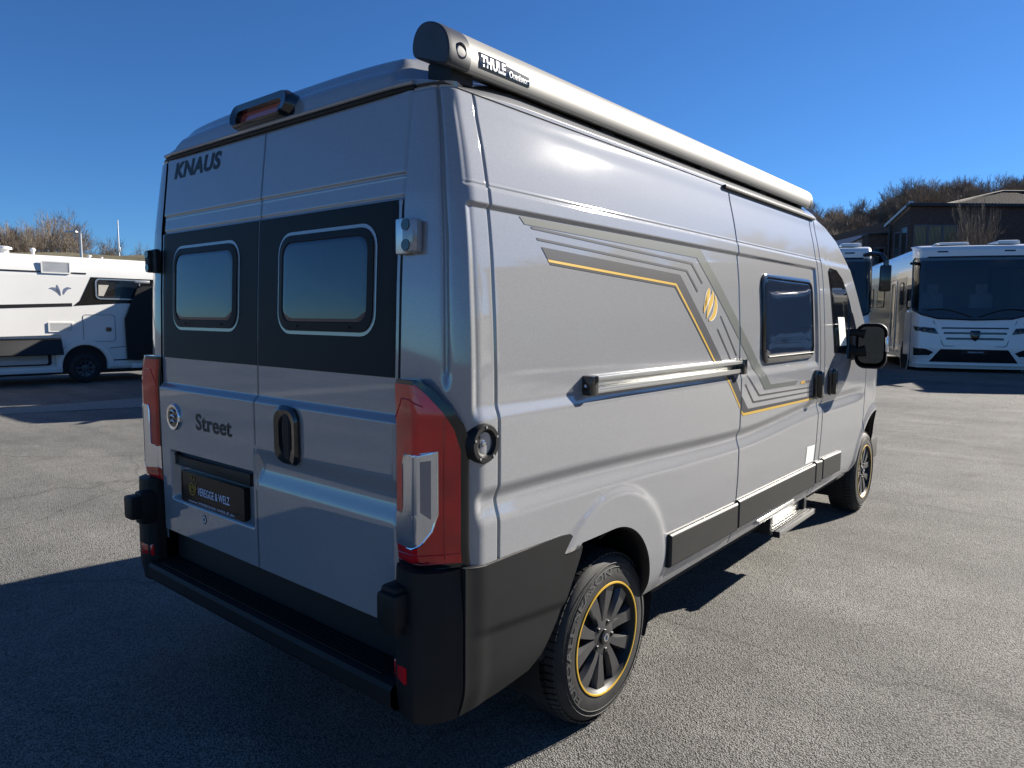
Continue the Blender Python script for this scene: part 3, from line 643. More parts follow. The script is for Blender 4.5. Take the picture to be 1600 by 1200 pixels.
# nose
V = []; F = []; zs = [1.0, .86, .72, .58, .44, .32]; uu = np.linspace(-1, 1, 41)
for k, z in enumerate(zs):
    for u in uu:
        p = top_pt(u, 5.99); bul = [0, .03, .035, .06, .07, .03][k]
        V.append((p[0], p[1]+bul*(1-u*u)-.0, p[2] if k == 0 else z-.02))
for k in range(len(zs)-1):
    for i in range(40): F.append((k*41+i, (k+1)*41+i, (k+1)*41+i+1, k*41+i+1))
mesh('front_bumper', V, F, 'plastic', van)
for sg, cr in ((1, CR), (-1, CL)):
    S = SR if sg > 0 else SL
    fp = [(3.80, 1.385), (3.715, 1.935), (3.76, 1.962), (3.92, 1.955), (4.05, 1.90), (4.22, 1.74), (4.42, 1.47), (4.46, 1.385), (4.2, 1.36)]
    fp2 = [(3.825, 1.40), (3.738, 1.93), (3.775, 1.945), (3.91, 1.938), (4.03, 1.885), (4.18, 1.735), (4.31, 1.56), (4.33, 1.40)]
    mb = MB(); rows(mb, S, fp, .003, 30, 10, .006); mb.build('window_surround', 'gloss', cr[0])
    mb = MB(); rows(mb, S, fp2, .006, 30, 10, .002); mb.build('window_glass', 'glass', cr[0])
    if sg > 0:
        mb = MB(); rows(mb, S, [(3.91, 1.43), (4.08, 1.43), (4.03, 1.63), (3.87, 1.63)], .0085, 10, 4); mb.build('price_sheet', 'paper', cr[0])
        mb = MB()
        for k in range(9): z = 1.45+.018*k; mb.tube([surf_pt(S, 3.925, z, .009), surf_pt(S, 4.03-.02*(k % 3), z, .009)], .0016, 4)
        mb.build('price_sheet_lines', 'wfrm', cr[0])
    mb = MB(); ha = rrect(3.655, 3.760, 1.100, 1.285, .045); hb = rrect(3.663, 3.752, 1.108, 1.277, .04); loft(mb, S, [(ha, .0), (ha, .016), (hb, .022)], cap=True); mb.build('handle_bowl', 'gloss', cr[0])
    mb = MB(); hc = rrect(3.682, 3.738, 1.104, 1.282, .027); hd = rrect(3.688, 3.732, 1.112, 1.274, .021); loft(mb, S, [(hc, .015), (hc, .038), (hd, .046)], cap=True); mb.build('handle', 'gloss', cr[0], True, 50)
    # mirror
    mr = mesh('mirror_foot', *(lambda q: (q.V, q.F))(rows(MB(), S, [(4.12, 1.33), (4.44, 1.33), (4.44, 1.44), (4.26, 1.66), (4.18, 1.66), (4.14, 1.45)], .012, 20, 6, .012)), 'gloss', van, True, 40)
    x0 = sg*1.0
    mb = MB(); mb.tube([(x0, 4.22, 1.40), (x0+sg*.08, 4.23, 1.38), (x0+sg*.13, 4.24, 1.39)], [.05, .038, .045], 10); mb.tube([(x0-sg*.01, 4.20, 1.53), (x0+sg*.07, 4.23, 1.52), (x0+sg*.12, 4.24, 1.51)], [.035, .028, .04], 10); mb.build('mirror_arm', 'plastic', mr)
    def SM(a, z, x0=x0, sg=sg): return x0+sg*np.asarray(a, float)+0*np.asarray(z, float), 4.205+.16*np.asarray(a, float)+0*np.asarray(z, float), np.asarray(z, float)+0*np.asarray(a, float)
    SM.sgn = 1 if sg > 0 else -1
    mm = rrect(.065, .268, 1.262, 1.588, .07); cc = (.167, 1.425)
    def shr(l, f): return [(cc[0]+(a-cc[0])*f, cc[1]+(b-cc[1])*f) for a, b in l]
    mb = MB(); loft(mb, SM, [(shr(mm, .90), -.002), (shr(mm, .93), .012), (mm, .008), (shr(mm, 1.02), -.03), (shr(mm, .99), -.075), (shr(mm, .88), -.125), (shr(mm, .6), -.155), (shr(mm, .1), -.165)], cap=True); mb.build('mirror_housing', 'plastic', mr)
    mb = MB(); ml = rrect(.085, .248, 1.30, 1.565, .05); loft(mb, SM, [(ml, -.004), (ml, .001)], cap=True); mb.build('mirror_glass', M.setdefault('mirror', mat('mirror_glass', (.07, .08, .09), .02, 1)), mr)
    mb = MB(); mb.box((x0+sg*.268, 4.255, 1.44), (.022, .05, .11), .009); mb.build('indicator_lens', 'clear', mr)
    arch_lip(S, sg, FA, 'wheel_arch_lip')

# ------------------------------------------------------------------ fittings on the right side
sdoor = PR['sliding_door']; sp_ = PR['side_panel']
mb = MB(); w0 = rrect(2.470, 3.352, 1.368, 1.862, .075); w1 = rrect(2.480, 3.342, 1.378, 1.852, .068); w2 = rrect(2.496, 3.327, 1.400, 1.836, .056)
loft(mb, SR, [(w0, 0), (w0, .010), (w1, .016), (w2, .017), (w2, .012)]); mb.build('window_frame', 'gloss', sdoor)
mb = MB(); ctr = (2.91, 1.618); w3 = rrect(2.500, 3.322, 1.408, 1.830, .054); loft(mb, SR, [(w3, .0125), (shrink(w3, .97), .0142), (shrink(w3, .9), .0146), (shrink(w3, .5), .015), (shrink(w3, .02), .0151)], cap=True); mb.build('window_glass', 'acryl', sdoor)
mb = MB(); mb.tube([surf_pt(SR, 2.53+.78*k/10, 1.405, .019) for k in range(11)], .005, 6); mb.build('window_catch_bar', 'plastic', sdoor)
mb = MB(); ha = rrect(3.335, 3.445, 1.098, 1.290, .045); hb = rrect(3.343, 3.437, 1.106, 1.282, .04); loft(mb, SR, [(ha, 0), (ha, .016), (hb, .022)], cap=True); mb.build('handle_bowl', 'gloss', sdoor)
mb = MB(); hc = rrect(3.366, 3.422, 1.104, 1.284, .027); hd = rrect(3.372, 3.416, 1.112, 1.276, .021); loft(mb, SR, [(hc, .015), (hc, .038), (hd, .046)], cap=True); mb.build('handle', 'gloss', sdoor, True, 50)
mb = MB(); rows(mb, SR, [(3.295, .683), (3.455, .680), (3.455, .790), (3.295, .797)], .002, 4, 2); mb.build('information_sticker', 'paper', sdoor)
mb = MB()
for k in range(6): z = .70+.015*k; mb.tube([surf_pt(SR, 3.315, z, .0025), surf_pt(SR, 3.42-.03*(k % 2), z, .0025)], .0012, 4)
mb.build('sticker_print', 'wfrm', sdoor)
# sliding door rail
XR = 1.006
mb = MB(); mb.bx(XR, XR+.050, .775, 2.115, 1.388, 1.404, .003); mb.bx(XR, XR+.014, .775, 2.115, 1.352, 1.39, .002); mb.bx(XR, XR+.046, .775, 2.115, 1.342, 1.354, .003); mb.bx(XR+.036, XR+.046, .775, 2.115, 1.352, 1.362, .002)
rl = mb.build('door_rail', 'alu', van)
mb = MB(); mb.box((XR+.022, .752, 1.372), (.062, .046, .072), .010); mb.build('rail_end_cap', 'gloss', rl)
mb = MB(); mb.box((XR+.022, 2.135, 1.372), (.07, .045, .078), .008); mb.build('rail_end_cap', 'gloss', rl)
mb = MB(); mb.lathe([(0, .001), (0, .006), (-.004, .006)], (XR+.03, .726, 1.372), 'y', 10); mb.build('rail_screw', 'chrome', rl)
# filler cap
mb = MB(); f1, f2, f3, f4 = circ(.192, 1.238, .060), circ(.192, 1.238, .056), circ(.192, 1.238, .043), circ(.192, 1.238, .040)
SF = lambda a, z: (1.0245+.0*np.asarray(a, float)+0*np.asarray(z, float), np.asarray(a, float)+0*np.asarray(z, float), np.asarray(z, float)+0*np.asarray(a, float)); SF.sgn = 1
loft(mb, SF, [(f1, -.03), (f1, .012), (f2, .018), (f3, .018), (f4, .010), (circ(.192, 1.238, .030), .0028), (circ(.192, 1.238, .004), .0025)], cap=True); fc = mb.build('filler_flange', 'plastic', van, True, 50)
mb = MB(); mb.lathe([(-.005, .008), (.008, .008), (.009, .006), (.009, .001)], (1.024, .192, 1.238), 'x', 16); mb.build('lock_cylinder', 'chrome', fc)
for k in range(5): mb = MB(); mb.lathe([(.0, .004), (.002, .004), (.002, .0005)], (1.0425, .192+.05*math.cos(R(20+72*k)), 1.238+.05*math.sin(R(20+72*k))), 'x', 8); mb.build('flange_screw', 'chrome', fc)
# side mouldings
for nm, a, b in (('side_moulding', 1.405, SEAM_S-.004), ('side_moulding', SEAM_S+.004, 3.475), ('side_moulding', 3.484, 3.632), ('side_moulding', 3.640, 4.085)):
    for sg, S in ((1, SR), (-1, SL)):
        if sg < 0 and a > SEAM_S and a < 3.5: pass
        q0 = [(a, .522), (b, .514), (b, .662), (a, .672)]; mb = MB(); cA = ((a+b)/2, .594)
        def ins(l, e): return [(p[0]+(e if p[0] < cA[0] else -e), p[1]+(e if p[1] < cA[1] else -e)) for p in l]
        def sub(l):
            out = []
            for i in range(4):
                p, q = l[i], l[(i+1) % 4]; n = 16 if i % 2 == 0 else 4
                out += [(p[0]+(q[0]-p[0])*k/n, p[1]+(q[1]-p[1])*k/n) for k in range(n)]
            return out
        # flat outer face plane keeps the moulding straight
        def SMo(y_, z_, sg=sg): return sg*(1.030)+0*np.asarray(y_, float)+0*np.asarray(z_, float), np.asarray(y_, float)+0*np.asarray(z_, float), np.asarray(z_, float)+0*np.asarray(y_, float)
        SMo.sgn = sg
        loft(mb, SMo, [(sub(q0), -.03), (sub(q0), .004), (sub(ins(q0, .004)), .010), (sub(ins(q0, .010)), .013)]); 
        V = []; F = []; qi = ins(q0, .010)
        mb.add([surf_pt(SMo, p[0], p[1], .013) for p in qi], [(0, 1, 2, 3)])
        mb.build(nm, 'plastic2', van, True, 30)
# sills and underbody
mb = MB(); mb.bx(-.93, .93, .20, 5.75, .36, .55, .02); mb.bx(-.80, .80, .35, 5.5, .26, .37, .02); mb.build('underbody', 'dirt', van)
for sg in (1, -1):
    mb = MB(); mb.bx(sg*.93, sg*.985, 1.27, 4.56, .425, .47, .012); mb.build('sill', 'paint', van)
# side step
mb = MB(); mb.bx(.955, 1.035, 2.83, 3.50, .325, .347, .006); mb.bx(1.018, 1.040, 2.825, 3.505, .318, .352, .006); stp = mb.build('entry_step', 'alu', van)
mb = MB(); mb.bx(.93, .955, 2.86, 3.47, .335, .41, .003); mb.bx(.92, .935, 2.86, 3.47, .40, .43, .003); mb.build('step_riser', 'alu', stp)
for y in (2.845, 3.485): mb = MB(); mb.bx(.86, .985, y-.03, y+.02, .32, .425, .008); mb.build('step_arm', 'seam', stp)
for y in (2.822, 3.508): mb = MB(); mb.bx(1.0, 1.042, y-.006, y+.006, .314, .352, .004); mb.build('step_end_cap', 'seam', stp)
for k in range(3): mb = MB(); mb.bx(.962+.018*k, .972+.018*k, 2.84, 3.49, .3475, .350, .001); mb.build('step_grip', 'rubber', stp)

# ------------------------------------------------------------------ decals on the side
def poly(name, *strips, m='decal', off=.0014, parent=None):
    mb = MB()
    for A, B in strips: strip(mb, SR, A, B, off, 22)
    return mb.build(name, m, parent or sp_)
C0 = SEAM_S
def clipn(A, B): return A, B
poly('screen_stripe', ([(.408, 1.928), (1.735, 1.928)], [(.432, 1.905), (1.685, 1.886)]), ([(1.735, 1.928), (2.156, 1.592)], [(1.685, 1.886), (2.156, 1.505)]), m='decal2')
poly('screen_stripe', ([(2.174, 1.578), (2.589, 1.250)], [(2.174, 1.490), (2.498, 1.226)]), ([(2.589, 1.250), (3.04, 1.242)], [(2.498, 1.226), (3.005, 1.218)]), m='decal2', parent=sdoor)
poly('thin_stripe', ([(.462, 1.902), (1.633, 1.862), (1.734, 1.776)], [(.470, 1.894), (1.624, 1.853), (1.724, 1.770)]))
poly('thin_stripe', ([(.488, 1.868), (1.578, 1.827), (1.682, 1.737)], [(.496, 1.860), (1.570, 1.818), (1.672, 1.730)]))
poly('thick_stripe', ([(.512, 1.840), (1.506, 1.801), (1.948, 1.404)], [(.541, 1.803), (1.466, 1.762), (1.870, 1.404)]))
poly('yellow_stripe', ([(.541, 1.802), (1.466, 1.7615), (1.8695, 1.404)], [(.549, 1.793), (1.459, 1.7525), (1.853, 1.404)]), m='yellow')
poly('under_stripe', ([(.550, 1.7915), (1.4585, 1.7515), (1.852, 1.404)], [(.557, 1.785), (1.4535, 1.744), (1.842, 1.404)]))
poly('thin_stripe', ([(1.930, 1.628), (2.128, 1.428)], [(1.921, 1.623), (2.118, 1.424)]))
poly('thin_stripe', ([(1.892, 1.566), (2.056, 1.408)], [(1.883, 1.561), (2.046, 1.404)]))
poly('low_stripe', ([(2.073, 1.330), (2.155, 1.236)], [(1.985, 1.330), (2.155, 1.171)]))
poly('low_yellow_stripe', ([(1.983, 1.330), (2.155, 1.169)], [(1.966, 1.330), (2.155, 1.154)]), m='yellow')
poly('low_stripe', ([(2.175, 1.218), (2.262, 1.144), (3.345, 1.126)], [(2.175, 1.146), (2.202, 1.128), (3.345, 1.112)]), parent=sdoor)
poly('low_yellow_stripe', ([(2.175, 1.144), (2.202, 1.127), (3.345, 1.111)], [(2.175, 1.132), (2.198, 1.113), (3.345, 1.098)]), m='yellow', parent=sdoor)
poly('thin_stripe', ([(2.250, 1.322), (2.424, 1.206), (3.307, 1.186)], [(2.240, 1.318), (2.416, 1.197), (3.307, 1.178)]), parent=sdoor)
poly('thin_stripe', ([(2.222, 1.278), (2.339, 1.177), (3.313, 1.157)], [(2.212, 1.274), (2.331, 1.168), (3.313, 1.149)]), parent=sdoor)
# twin-bird emblem: swept blades in yellow over pale edging
def blade(pts, w, off, m, name):
    n = 14; P_ = [np.array(p) for p in pts]; A = []; B = []
    for k in range(n+1):
        t = k/n; q = (1-t)**3*P_[0]+3*t*(1-t)**2*P_[1]+3*t*t*(1-t)*P_[2]+t**3*P_[3]; d = 3*(1-t)**2*(P_[1]-P_[0])+6*t*(1-t)*(P_[2]-P_[1])+3*t*t*(P_[3]-P_[2]); d = d/np.linalg.norm(d); nn = np.array([-d[1], d[0]])*w*math.sin(math.pi*(t*.9+.05))**.8
        A.append(q+nn); B.append(q-nn)
    mb = MB(); strip(mb, SR, A, B, off, 1); return mb.build(name, m, sp_)
EB = [[(1.735, 1.640), (1.77, 1.70), (1.80, 1.735), (1.80, 1.755)], [(1.765, 1.615), (1.80, 1.68), (1.85, 1.71), (1.835, 1.742)], [(1.79, 1.605), (1.87, 1.62), (1.885, 1.69), (1.86, 1.722)], [(1.735, 1.660), (1.75, 1.668), (1.77, 1.69), (1.765, 1.715)]]
for k, e in enumerate(EB):
    blade(e, .021 if k < 3 else .014, .0016, 'white', 'emblem_edge')
    blade(e, .016 if k < 3 else .010, .0024, 'yellow', 'emblem_blade')
mb = MB(); strip(mb, SR, [(3.09, 1.232), (3.17, 1.234)], [(3.09, 1.216), (3.17, 1.216)], .0015, 4); mb.build('small_maker_mark', 'gold', sdoor)
text('small_lettering', 'KNAUS', SR, 3.19, 1.216, .10, .016, .0016, 'decal2', sdoor, .03)

# ------------------------------------------------------------------ awning
AP = [(.745, 2.400), (.742, 2.430), (.752, 2.462), (.775, 2.486), (.808, 2.495), (.850, 2.488), (.890, 2.468), (.918, 2.440), (.932, 2.408), (.936, 2.375), (.930, 2.346), (.915, 2.336), (.860, 2.352), (.800, 2.372), (.760, 2.385)]
AP = [(.748+(x-.742)*.835, 2.345+(z-2.336)*.885) for x, z in AP]
def smooth_loop(P, n=4):
    out = []; L = len(P)
    for i in range(L):
        p0, p1, p2, p3 = [np.array(P[(i+k) % L]) for k in (-1, 0, 1, 2)]
        for k in range(n):
            t = k/n; out.append(.5*((2*p1)+(-p0+p2)*t+(2*p0-5*p1+4*p2-p3)*t*t+(-p0+3*p1-3*p2+p3)*t**3))
    return out
ap = smooth_loop(AP); ac = np.mean(ap, 0)
def prism(mb, loop, stations):   # stations: (y, scale, )
    V = []; F = []; n = len(loop)
    for y, s in stations:
        for p in loop: V.append((ac[0]+(p[0]-ac[0])*s, y, ac[1]+(p[1]-ac[1])*s))
    for i in range(len(stations)-1):
        for k in range(n): F.append((i*n+k, i*n+(k+1) % n, (i+1)*n+(k+1) % n, (i+1)*n+k))
    F.append(tuple(range(n))); F.append(tuple(range((len(stations)-1)*n, len(stations)*n))[::-1])
    return mb.add(V, F)
aw = prism(MB(), ap, [(.262, .985), (3.545, .985)]).build('awning_case', 'awning', van, True, 35); aw['label'] = 'grey aluminium awning case along the roof edge'
prism(MB(), ap, [(.170, .90), (.174, .97), (.186, 1.0), (.262, 1.0)]).build('end_cap', 'awncap', aw, True, 35)
prism(MB(), ap, [(3.545, 1.0), (3.585, 1.0), (3.594, .95)]).build('end_cap', 'awncap', aw, True, 35)
mb = MB(); mb.lathe([(-.01, .024), (.004, .024), (.006, .021), (.004, .015), (-.01, .014)], (.905, .222, 2.392), 'x', 20); mb.build('crank_eye', 'gloss', aw)
for y in (.27, 1.1, 2.0, 2.8, 3.45):
    mb = MB(); mb.bx(.765, .868, y-.05, y+.05, 2.315, 2.385, .01); mb.build('roof_bracket', 'seam', aw)
def SA(y_, t):   # awning front face, t = height
    z = np.asarray(t, float); x = np.interp(z, [2.345+(q-2.336)*.885 for q in (2.336, 2.346, 2.375, 2.408, 2.440, 2.468)], [.748+(q-.742)*.835 for q in (.915, .930, .936, .932, .918, .890)])
    return x*.999+0*np.asarray(y_, float), np.asarray(y_, float)+0*z, z+0*np.asarray(y_, float)
SA.sgn = 1
mb = MB(); rows(mb, SA, [(.300, 2.366), (.545, 2.366), (.545, 2.398), (.430, 2.398), (.430, 2.412), (.300, 2.412)], .002, 6, 6); mb.build('awning_badge', 'gloss', aw)
text('awning_maker_text', 'THULE', SA, .308, 2.372, .114, .034, .0032, 'white', aw, .035)
text('awning_model_text', 'Omnistor', SA, .440, 2.373, .098, .019, .0032, 'white', aw, .012)
# sliding door rain rail over the door
mb = MB(); mb.box((.928, (2.10+3.56)/2, 2.272), (.022, 1.46, .018), .004); mb.build('rain_rail', 'plastic2', sdoor)

# ------------------------------------------------------------------ wheels
def make_wheel(parent, c, sg, rad=.343, w=.225, ring=True):
    x, y, z = c
    w2 = w
    tp = [(-.02, .205), (0, .222), (.004, .236), (.0, .262), (-.002, .290), (-.010, .312), (-.028, .328), (-.05, .334)]
    prof = [(p[0], p[1]*rad/.343) for p in tp]+[(-(w2-.05), .334*rad/.343), (-(w2-.03), .325*rad/.343), (-(w2-.01), .300*rad/.343), (-w2, .25), (-w2+.02, .205)]
    mb = MB(); mb.lathe([(sg*a, r) for a, r in prof], c, 'x', 72)
    n = 72                                        # tread blocks
    for k in range(n):
        t0 = 2*math.pi*k/n; t1 = t0+2*math.pi/n*.74
        for (a0, a1, sk) in ((-.022, -.058, 0), (-.066, -.105, .02), (-.112, -.150, .035), (-.158, -.200, .05)):
            V = []
            for a, rr0, rr1 in ((a0, .331, .343), (a1, .331, .343)):
                for t in (t0+sk, t1+sk):
                    for r in (rr0, rr1 if a0 != -.022 or a == a1 else .336): r = r*rad/.343; V.append((x+sg*a, y+r*math.cos(t), z+r*math.sin(t)))
            mb.add(V, [(0, 1, 3, 2), (4, 6, 7, 5), (1, 5, 7, 3), (0, 2, 6, 4), (0, 4, 5, 1), (2, 3, 7, 6)])
    for k in range(3):                            # sidewall rings
        r = (.245, .283, .300)[k]; mb.tube([(x+sg*.0005, y+r*math.cos(2*math.pi*q/48), z+r*math.sin(2*math.pi*q/48)) for q in range(49)], .0018, 4, False)
    wh = mb.build('wheel', 'tyre', parent, True, 30)
    mb = MB(); mb.lathe([(sg*a, r) for a, r in [(-.20, .19), (-.06, .195), (-.012, .205), (-.002, .222), (.004, .224), (.004, .218), (-.006, .208), (-.02, .200), (-.09, .192)]], c, 'x', 64); mb.lathe([(sg*-.10, .196), (sg*-.10, .001)], c, 'x', 48); mb.build('rim_barrel', 'rimdark', wh, True, 40)
    if ring: mb = MB(); mb.lathe([(sg*a, r) for a, r in [(.003, .2165), (.0065, .2180), (.0065, .2240), (.003, .2255)]], c, 'x', 72); mb.build('rim_ring', 'yellow', wh)
    mb = MB()
    def P(a, r, t): return (x+sg*a, y+r*math.cos(t), z+r*math.sin(t))
    for k in range(5):                            # five twin spokes
        for s2 in (-1, 1):
            t = R(90+72*k+10)
            ti, to = t+s2*R(13), t+s2*R(19)
            def sec(r, tc, hw, a): return [P(a-.022, r, tc-hw/r), P(a, r, tc-hw*.72/r), P(a, r, tc+hw*.72/r), P(a-.022, r, tc+hw/r)]
            secs = [sec(.055, ti, .016, -.018), sec(.100, ti+s2*R(1), .021, -.014), sec(.160, (ti+to)/2+s2*R(1), .031, -.010), sec(.207, to, .042, -.010)]
            V = [p for q in secs for p in q]; F = []
            for i in range(3):
                for q in range(3): F.append((i*4+q, i*4+q+1, (i+1)*4+q+1, (i+1)*4+q))
            mb.add(V, F)
    mb.lathe([(sg*a, r) for a, r in [(-.05, .075), (-.018, .070), (-.014, .055), (-.014, .032)]], c, 'x', 40)
    mb.build('spoke', 'rim', wh, True, 25)
    mb = MB(); mb.lathe([(sg*a, r) for a, r in [(-.015, .032), (-.006, .031), (-.004, .026), (-.004, .001)]], c, 'x', 28); mb.build('hub_cap', 'gloss', wh, True, 40)
    mb = MB(); mb.lathe([(sg*a, r) for a, r in [(-.004, .018), (-.002, .017), (-.002, .010), (-.004, .009)]], c, 'x', 20); mb.build('hub_emblem', 'chrome', wh)
    for k in range(5):
        t = R(90+72*k+46); mb = MB(); mb.lathe([(sg*a, r) for a, r in [(-.03, .0105), (-.012, .0105), (-.009, .008), (-.009, .001)]], P(0, .058, t), 'x', 6); mb.build('wheel_nut', 'rimdark', wh, False)
    return wh
def tyre_text(wh, body, c, sg, r0, t0, t1, h):
    cu = bpy.data.curves.new('t', 'FONT'); cu.body = body; cu.offset = .03; cu.resolution_u = 2
    o = bpy.data.objects.new('t', cu); COL.objects.link(o); dg = bpy.context.evaluated_depsgraph_get(); me = bpy.data.meshes.new_from_object(o.evaluated_get(dg)); bpy.data.objects.remove(o)
    co = np.array([v.co[:] for v in me.vertices]); mn, mx = co.min(0), co.max(0)
    for v in me.vertices:
        u = (v.co.x-mn[0])/(mx[0]-mn[0]); w = (v.co.y-mn[1])/(mx[1]-mn[1]); t = R(t0+(t1-t0)*u); r = r0+h*w
        off = float(np.interp(r, [.236, .262, .290, .312], [.004, 0, -.002, -.010]))+.0016
        v.co = (c[0]+sg*off, c[1]+r*math.cos(t), c[2]+r*math.sin(t))
    me.materials.clear(); me.materials.append(M['tyretext']); o = bpy.data.objects.new('tyre_lettering', me); COL.objects.link(o); o.parent = wh
M['tyretext'] = mat('tyre_lettering', (.06, .06, .06), .6)
wr = make_wheel(van, (.985, .985, .3407), 1); tyre_text(wr, 'EUROALL SEASON', (.985, .985, .3407), 1, .252, 225, 85, .034); tyre_text(wr, 'RADIAL', (.985, .985, .3407), 1, .262, 75, 52, .014)
wf = make_wheel(van, (.985, 5.055, .3407), 1)
make_wheel(van, (-.985, .985, .3407), -1); make_wheel(van, (-.985, 5.055, .3407), -1)

# ------------------------------------------------------------------ parked motorhomes
def plane_x(x0, sg=1):
    S = lambda y_, z_: (x0+0*np.asarray(y_, float)+0*np.asarray(z_, float), np.asarray(y_, float)+0*np.asarray(z_, float), np.asarray(z_, float)+0*np.asarray(y_, float)); S.sgn = sg; return S
def panel(S, pl, off, m, name, parent, thick=.006, nb=12, na=6):
    mb = MB(); rows(mb, S, pl, off, nb, na, thick); return mb.build(name, m, parent, True, 40)
def simple_wheel(parent, c, sg, r=.36, w=.24):
    mb = MB(); mb.lathe([(sg*a, q) for a, q in [(-.03, .20), (0, .225), (.004, .26), (-.004, r-.04), (-.03, r-.006), (-.06, r), (-w+.06, r), (-w+.02, r-.02), (-w, .24), (-w, .1)]], c, 'x', 40); wh = mb.build('wheel', 'tyre', parent, True, 30)
    mb = MB(); mb.lathe([(sg*a, q) for a, q in [(-.004, .225), (-.03, .21), (-.05, .09), (-.02, .08), (-.012, .06), (-.012, .001)]], c, 'x', 32)
    for k in range(8):
        t = R(45*k); mb.tube([(c[0]-sg*.03, c[1]+.07*math.cos(t), c[2]+.07*math.sin(t)), (c[0]-sg*.016, c[1]+.205*math.cos(t), c[2]+.205*math.sin(t))], [.022, .03], 6)
    mb.build('rim', 'rim', wh, True, 30)
    return wh
def front_motorhome(name, label, cat, group, loc, rz, bus_mirror):
    t = empty(name, loc, rz, label, cat, group); HW = 1.30; H = 3.22; LEN = 8.2
    def fy(z): return np.interp(z, [.10, .30, .62, 1.05, 1.32, 2.90, 3.08, 3.17, 3.22], [.10, .02, .0, .03, .10, .34, .36, .46, .66])
    def SFm(u, z):   # u in -1..1 across the front, wrapping the corners
        u = np.asarray(u, float); z = np.asarray(z, float); a = np.abs(u)
        x = HW*np.sign(u)*np.where(a < .80, a*1.12, .896+.104*np.sin((a-.80)/.20*math.pi/2)); y = fy(z)+.07*(a/.8)**2*(a < .8)+(a >= .8)*(.07+.42*(1-np.cos((a-.80)/.20*math.pi/2)))
        return x, y, z+0*u
    SFm.sgn = 1
    us = np.linspace(-1, 1, 61); zs_ = dense(np.linspace(.12, 3.22, 70), [(3.15, .07, 9)]); zs_ = zs_[zs_ <= 3.22]; U, Zq = np.meshgrid(us, zs_, indexing='ij'); X, Y, Z = SFm(U, Zq); V = np.stack([X, Y, Z], -1).reshape(-1, 3); n = len(zs_)
    F = [(i*n+j, (i+1)*n+j, (i+1)*n+j+1, i*n+j+1) for i in range(60) for j in range(n-1) if not (1.50 < zs_[j] and zs_[j+1] < 2.86 and abs(us[i]+us[i+1])/2 < .93)]
    mesh('front_mask', V, F, 'mh_white', t, True, 50)
    # roof and rear box: section with rounded roof edges swept back
    sec = [(-HW, .30), (-HW, 2.6), (-HW+.01, 2.95), (-HW+.06, 3.10), (-HW+.18, 3.20), (-HW+.5, 3.245), (0, 3.26), (HW-.5, 3.245), (HW-.18, 3.20), (HW-.06, 3.10), (HW-.01, 2.95), (HW, 2.6), (HW, .30)]
    ysq = [None, 1.3, 3, 5, LEN]; V = []; F = []
    for q, yq in enumerate(ysq):
        for x, z in sec: V.append((x, (float(fy(z))+.42 if z < 3.15 else .62+.25*(abs(x) > 1)) if yq is None else yq, z if yq is not None else min(z, 3.225)))
    m_ = len(sec)
    for i in range(len(ysq)-1):
        for k in range(m_-1): F.append((i*m_+k, i*m_+k+1, (i+1)*m_+k+1, (i+1)*m_+k))
    F.append(tuple(range((len(ysq)-1)*m_, len(ysq)*m_))); F.append((0, m_-1, 4*m_+m_-1, 4*m_))
    mesh('body', V, F, 'mh_silver', t, True, 40)
    mb = MB(); mb.bx(-.95, .95, .30, LEN-.2, .25, .42, .03); mb.build('underbody', 'dirt', t)
    ws = panel(SFm, [(-.985, 1.62), (-.97, 2.84), (-.93, 2.90), (.93, 2.90), (.97, 2.84), (.985, 1.62), (.80, 1.46), (.55, 1.36), (.0, 1.33), (-.55, 1.36), (-.80, 1.46)], .008, 'ws_glass', 'windscreen', t, .0, 40, 50)
    mb = MB(); rim_ = [(-.985, 1.62), (-.97, 2.84), (-.93, 2.90), (.93, 2.90), (.97, 2.84), (.985, 1.62), (.80, 1.46), (.55, 1.36), (.0, 1.33), (-.55, 1.36), (-.80, 1.46), (-.985, 1.62)]; mb.tube([surf_pt(SFm, a, b, .008) for p_, q_ in zip(rim_, rim_[1:]) for k in range(8) for a, b in [(p_[0]+(q_[0]-p_[0])*k/8, p_[1]+(q_[1]-p_[1])*k/8)]], .022, 6); mb.build('windscreen_seal', 'gloss', t)
    rows_ = MB(); rows(rows_, SFm, [(-.97, 1.62), (.97, 1.62), (.80, 1.46), (.55, 1.36), (.0, 1.33), (-.55, 1.36), (-.80, 1.46)], .012, 8, 40); rows_.build('windscreen_black_edge', 'gloss', t)
    mb = MB(); mb.bx(-1.15, 1.15, .34, 1.15, 1.1, 1.50, .08); mb.build('dashboard', 'dash', t)
    for sx in (-1, 1):
        mb = MB(); mb.bx(sx*.58-.28, sx*.58+.28, 1.75, 1.95, 1.0, 2.05, .09); mb.bx(sx*.58-.15, sx*.58+.15, 1.76, 1.90, 2.0, 2.30, .07); mb.build('cab_seat', 'seat', t)
    mb = MB(); mb.bx(-1.25, 1.25, 3.6, 3.65, .5, 3.1); mb.build('cabin_partition', 'curtain', t)
    mb = MB(); mb.bx(-1.1, 1.1, .55, .62, 2.62, 2.86, .02); mb.build('sun_visor', 'dash', t)
    mb = MB()
    for sx in (-1, 1): mb.tube([surf_pt(SFm, sx*.05, 1.40, .03)]+[surf_pt(SFm, sx*(.1+.62*k/8), 1.42+.17*math.sin(k/8*math.pi*.7), .03) for k in range(9)], .014, 5)
    mb.build('wiper', 'seam', t)
    panel(SFm, [(-.60, 1.28), (.60, 1.28), (.46, .70), (-.46, .70)], .010, 'mh_white', 'bonnet_panel', t, .012, 14, 14)
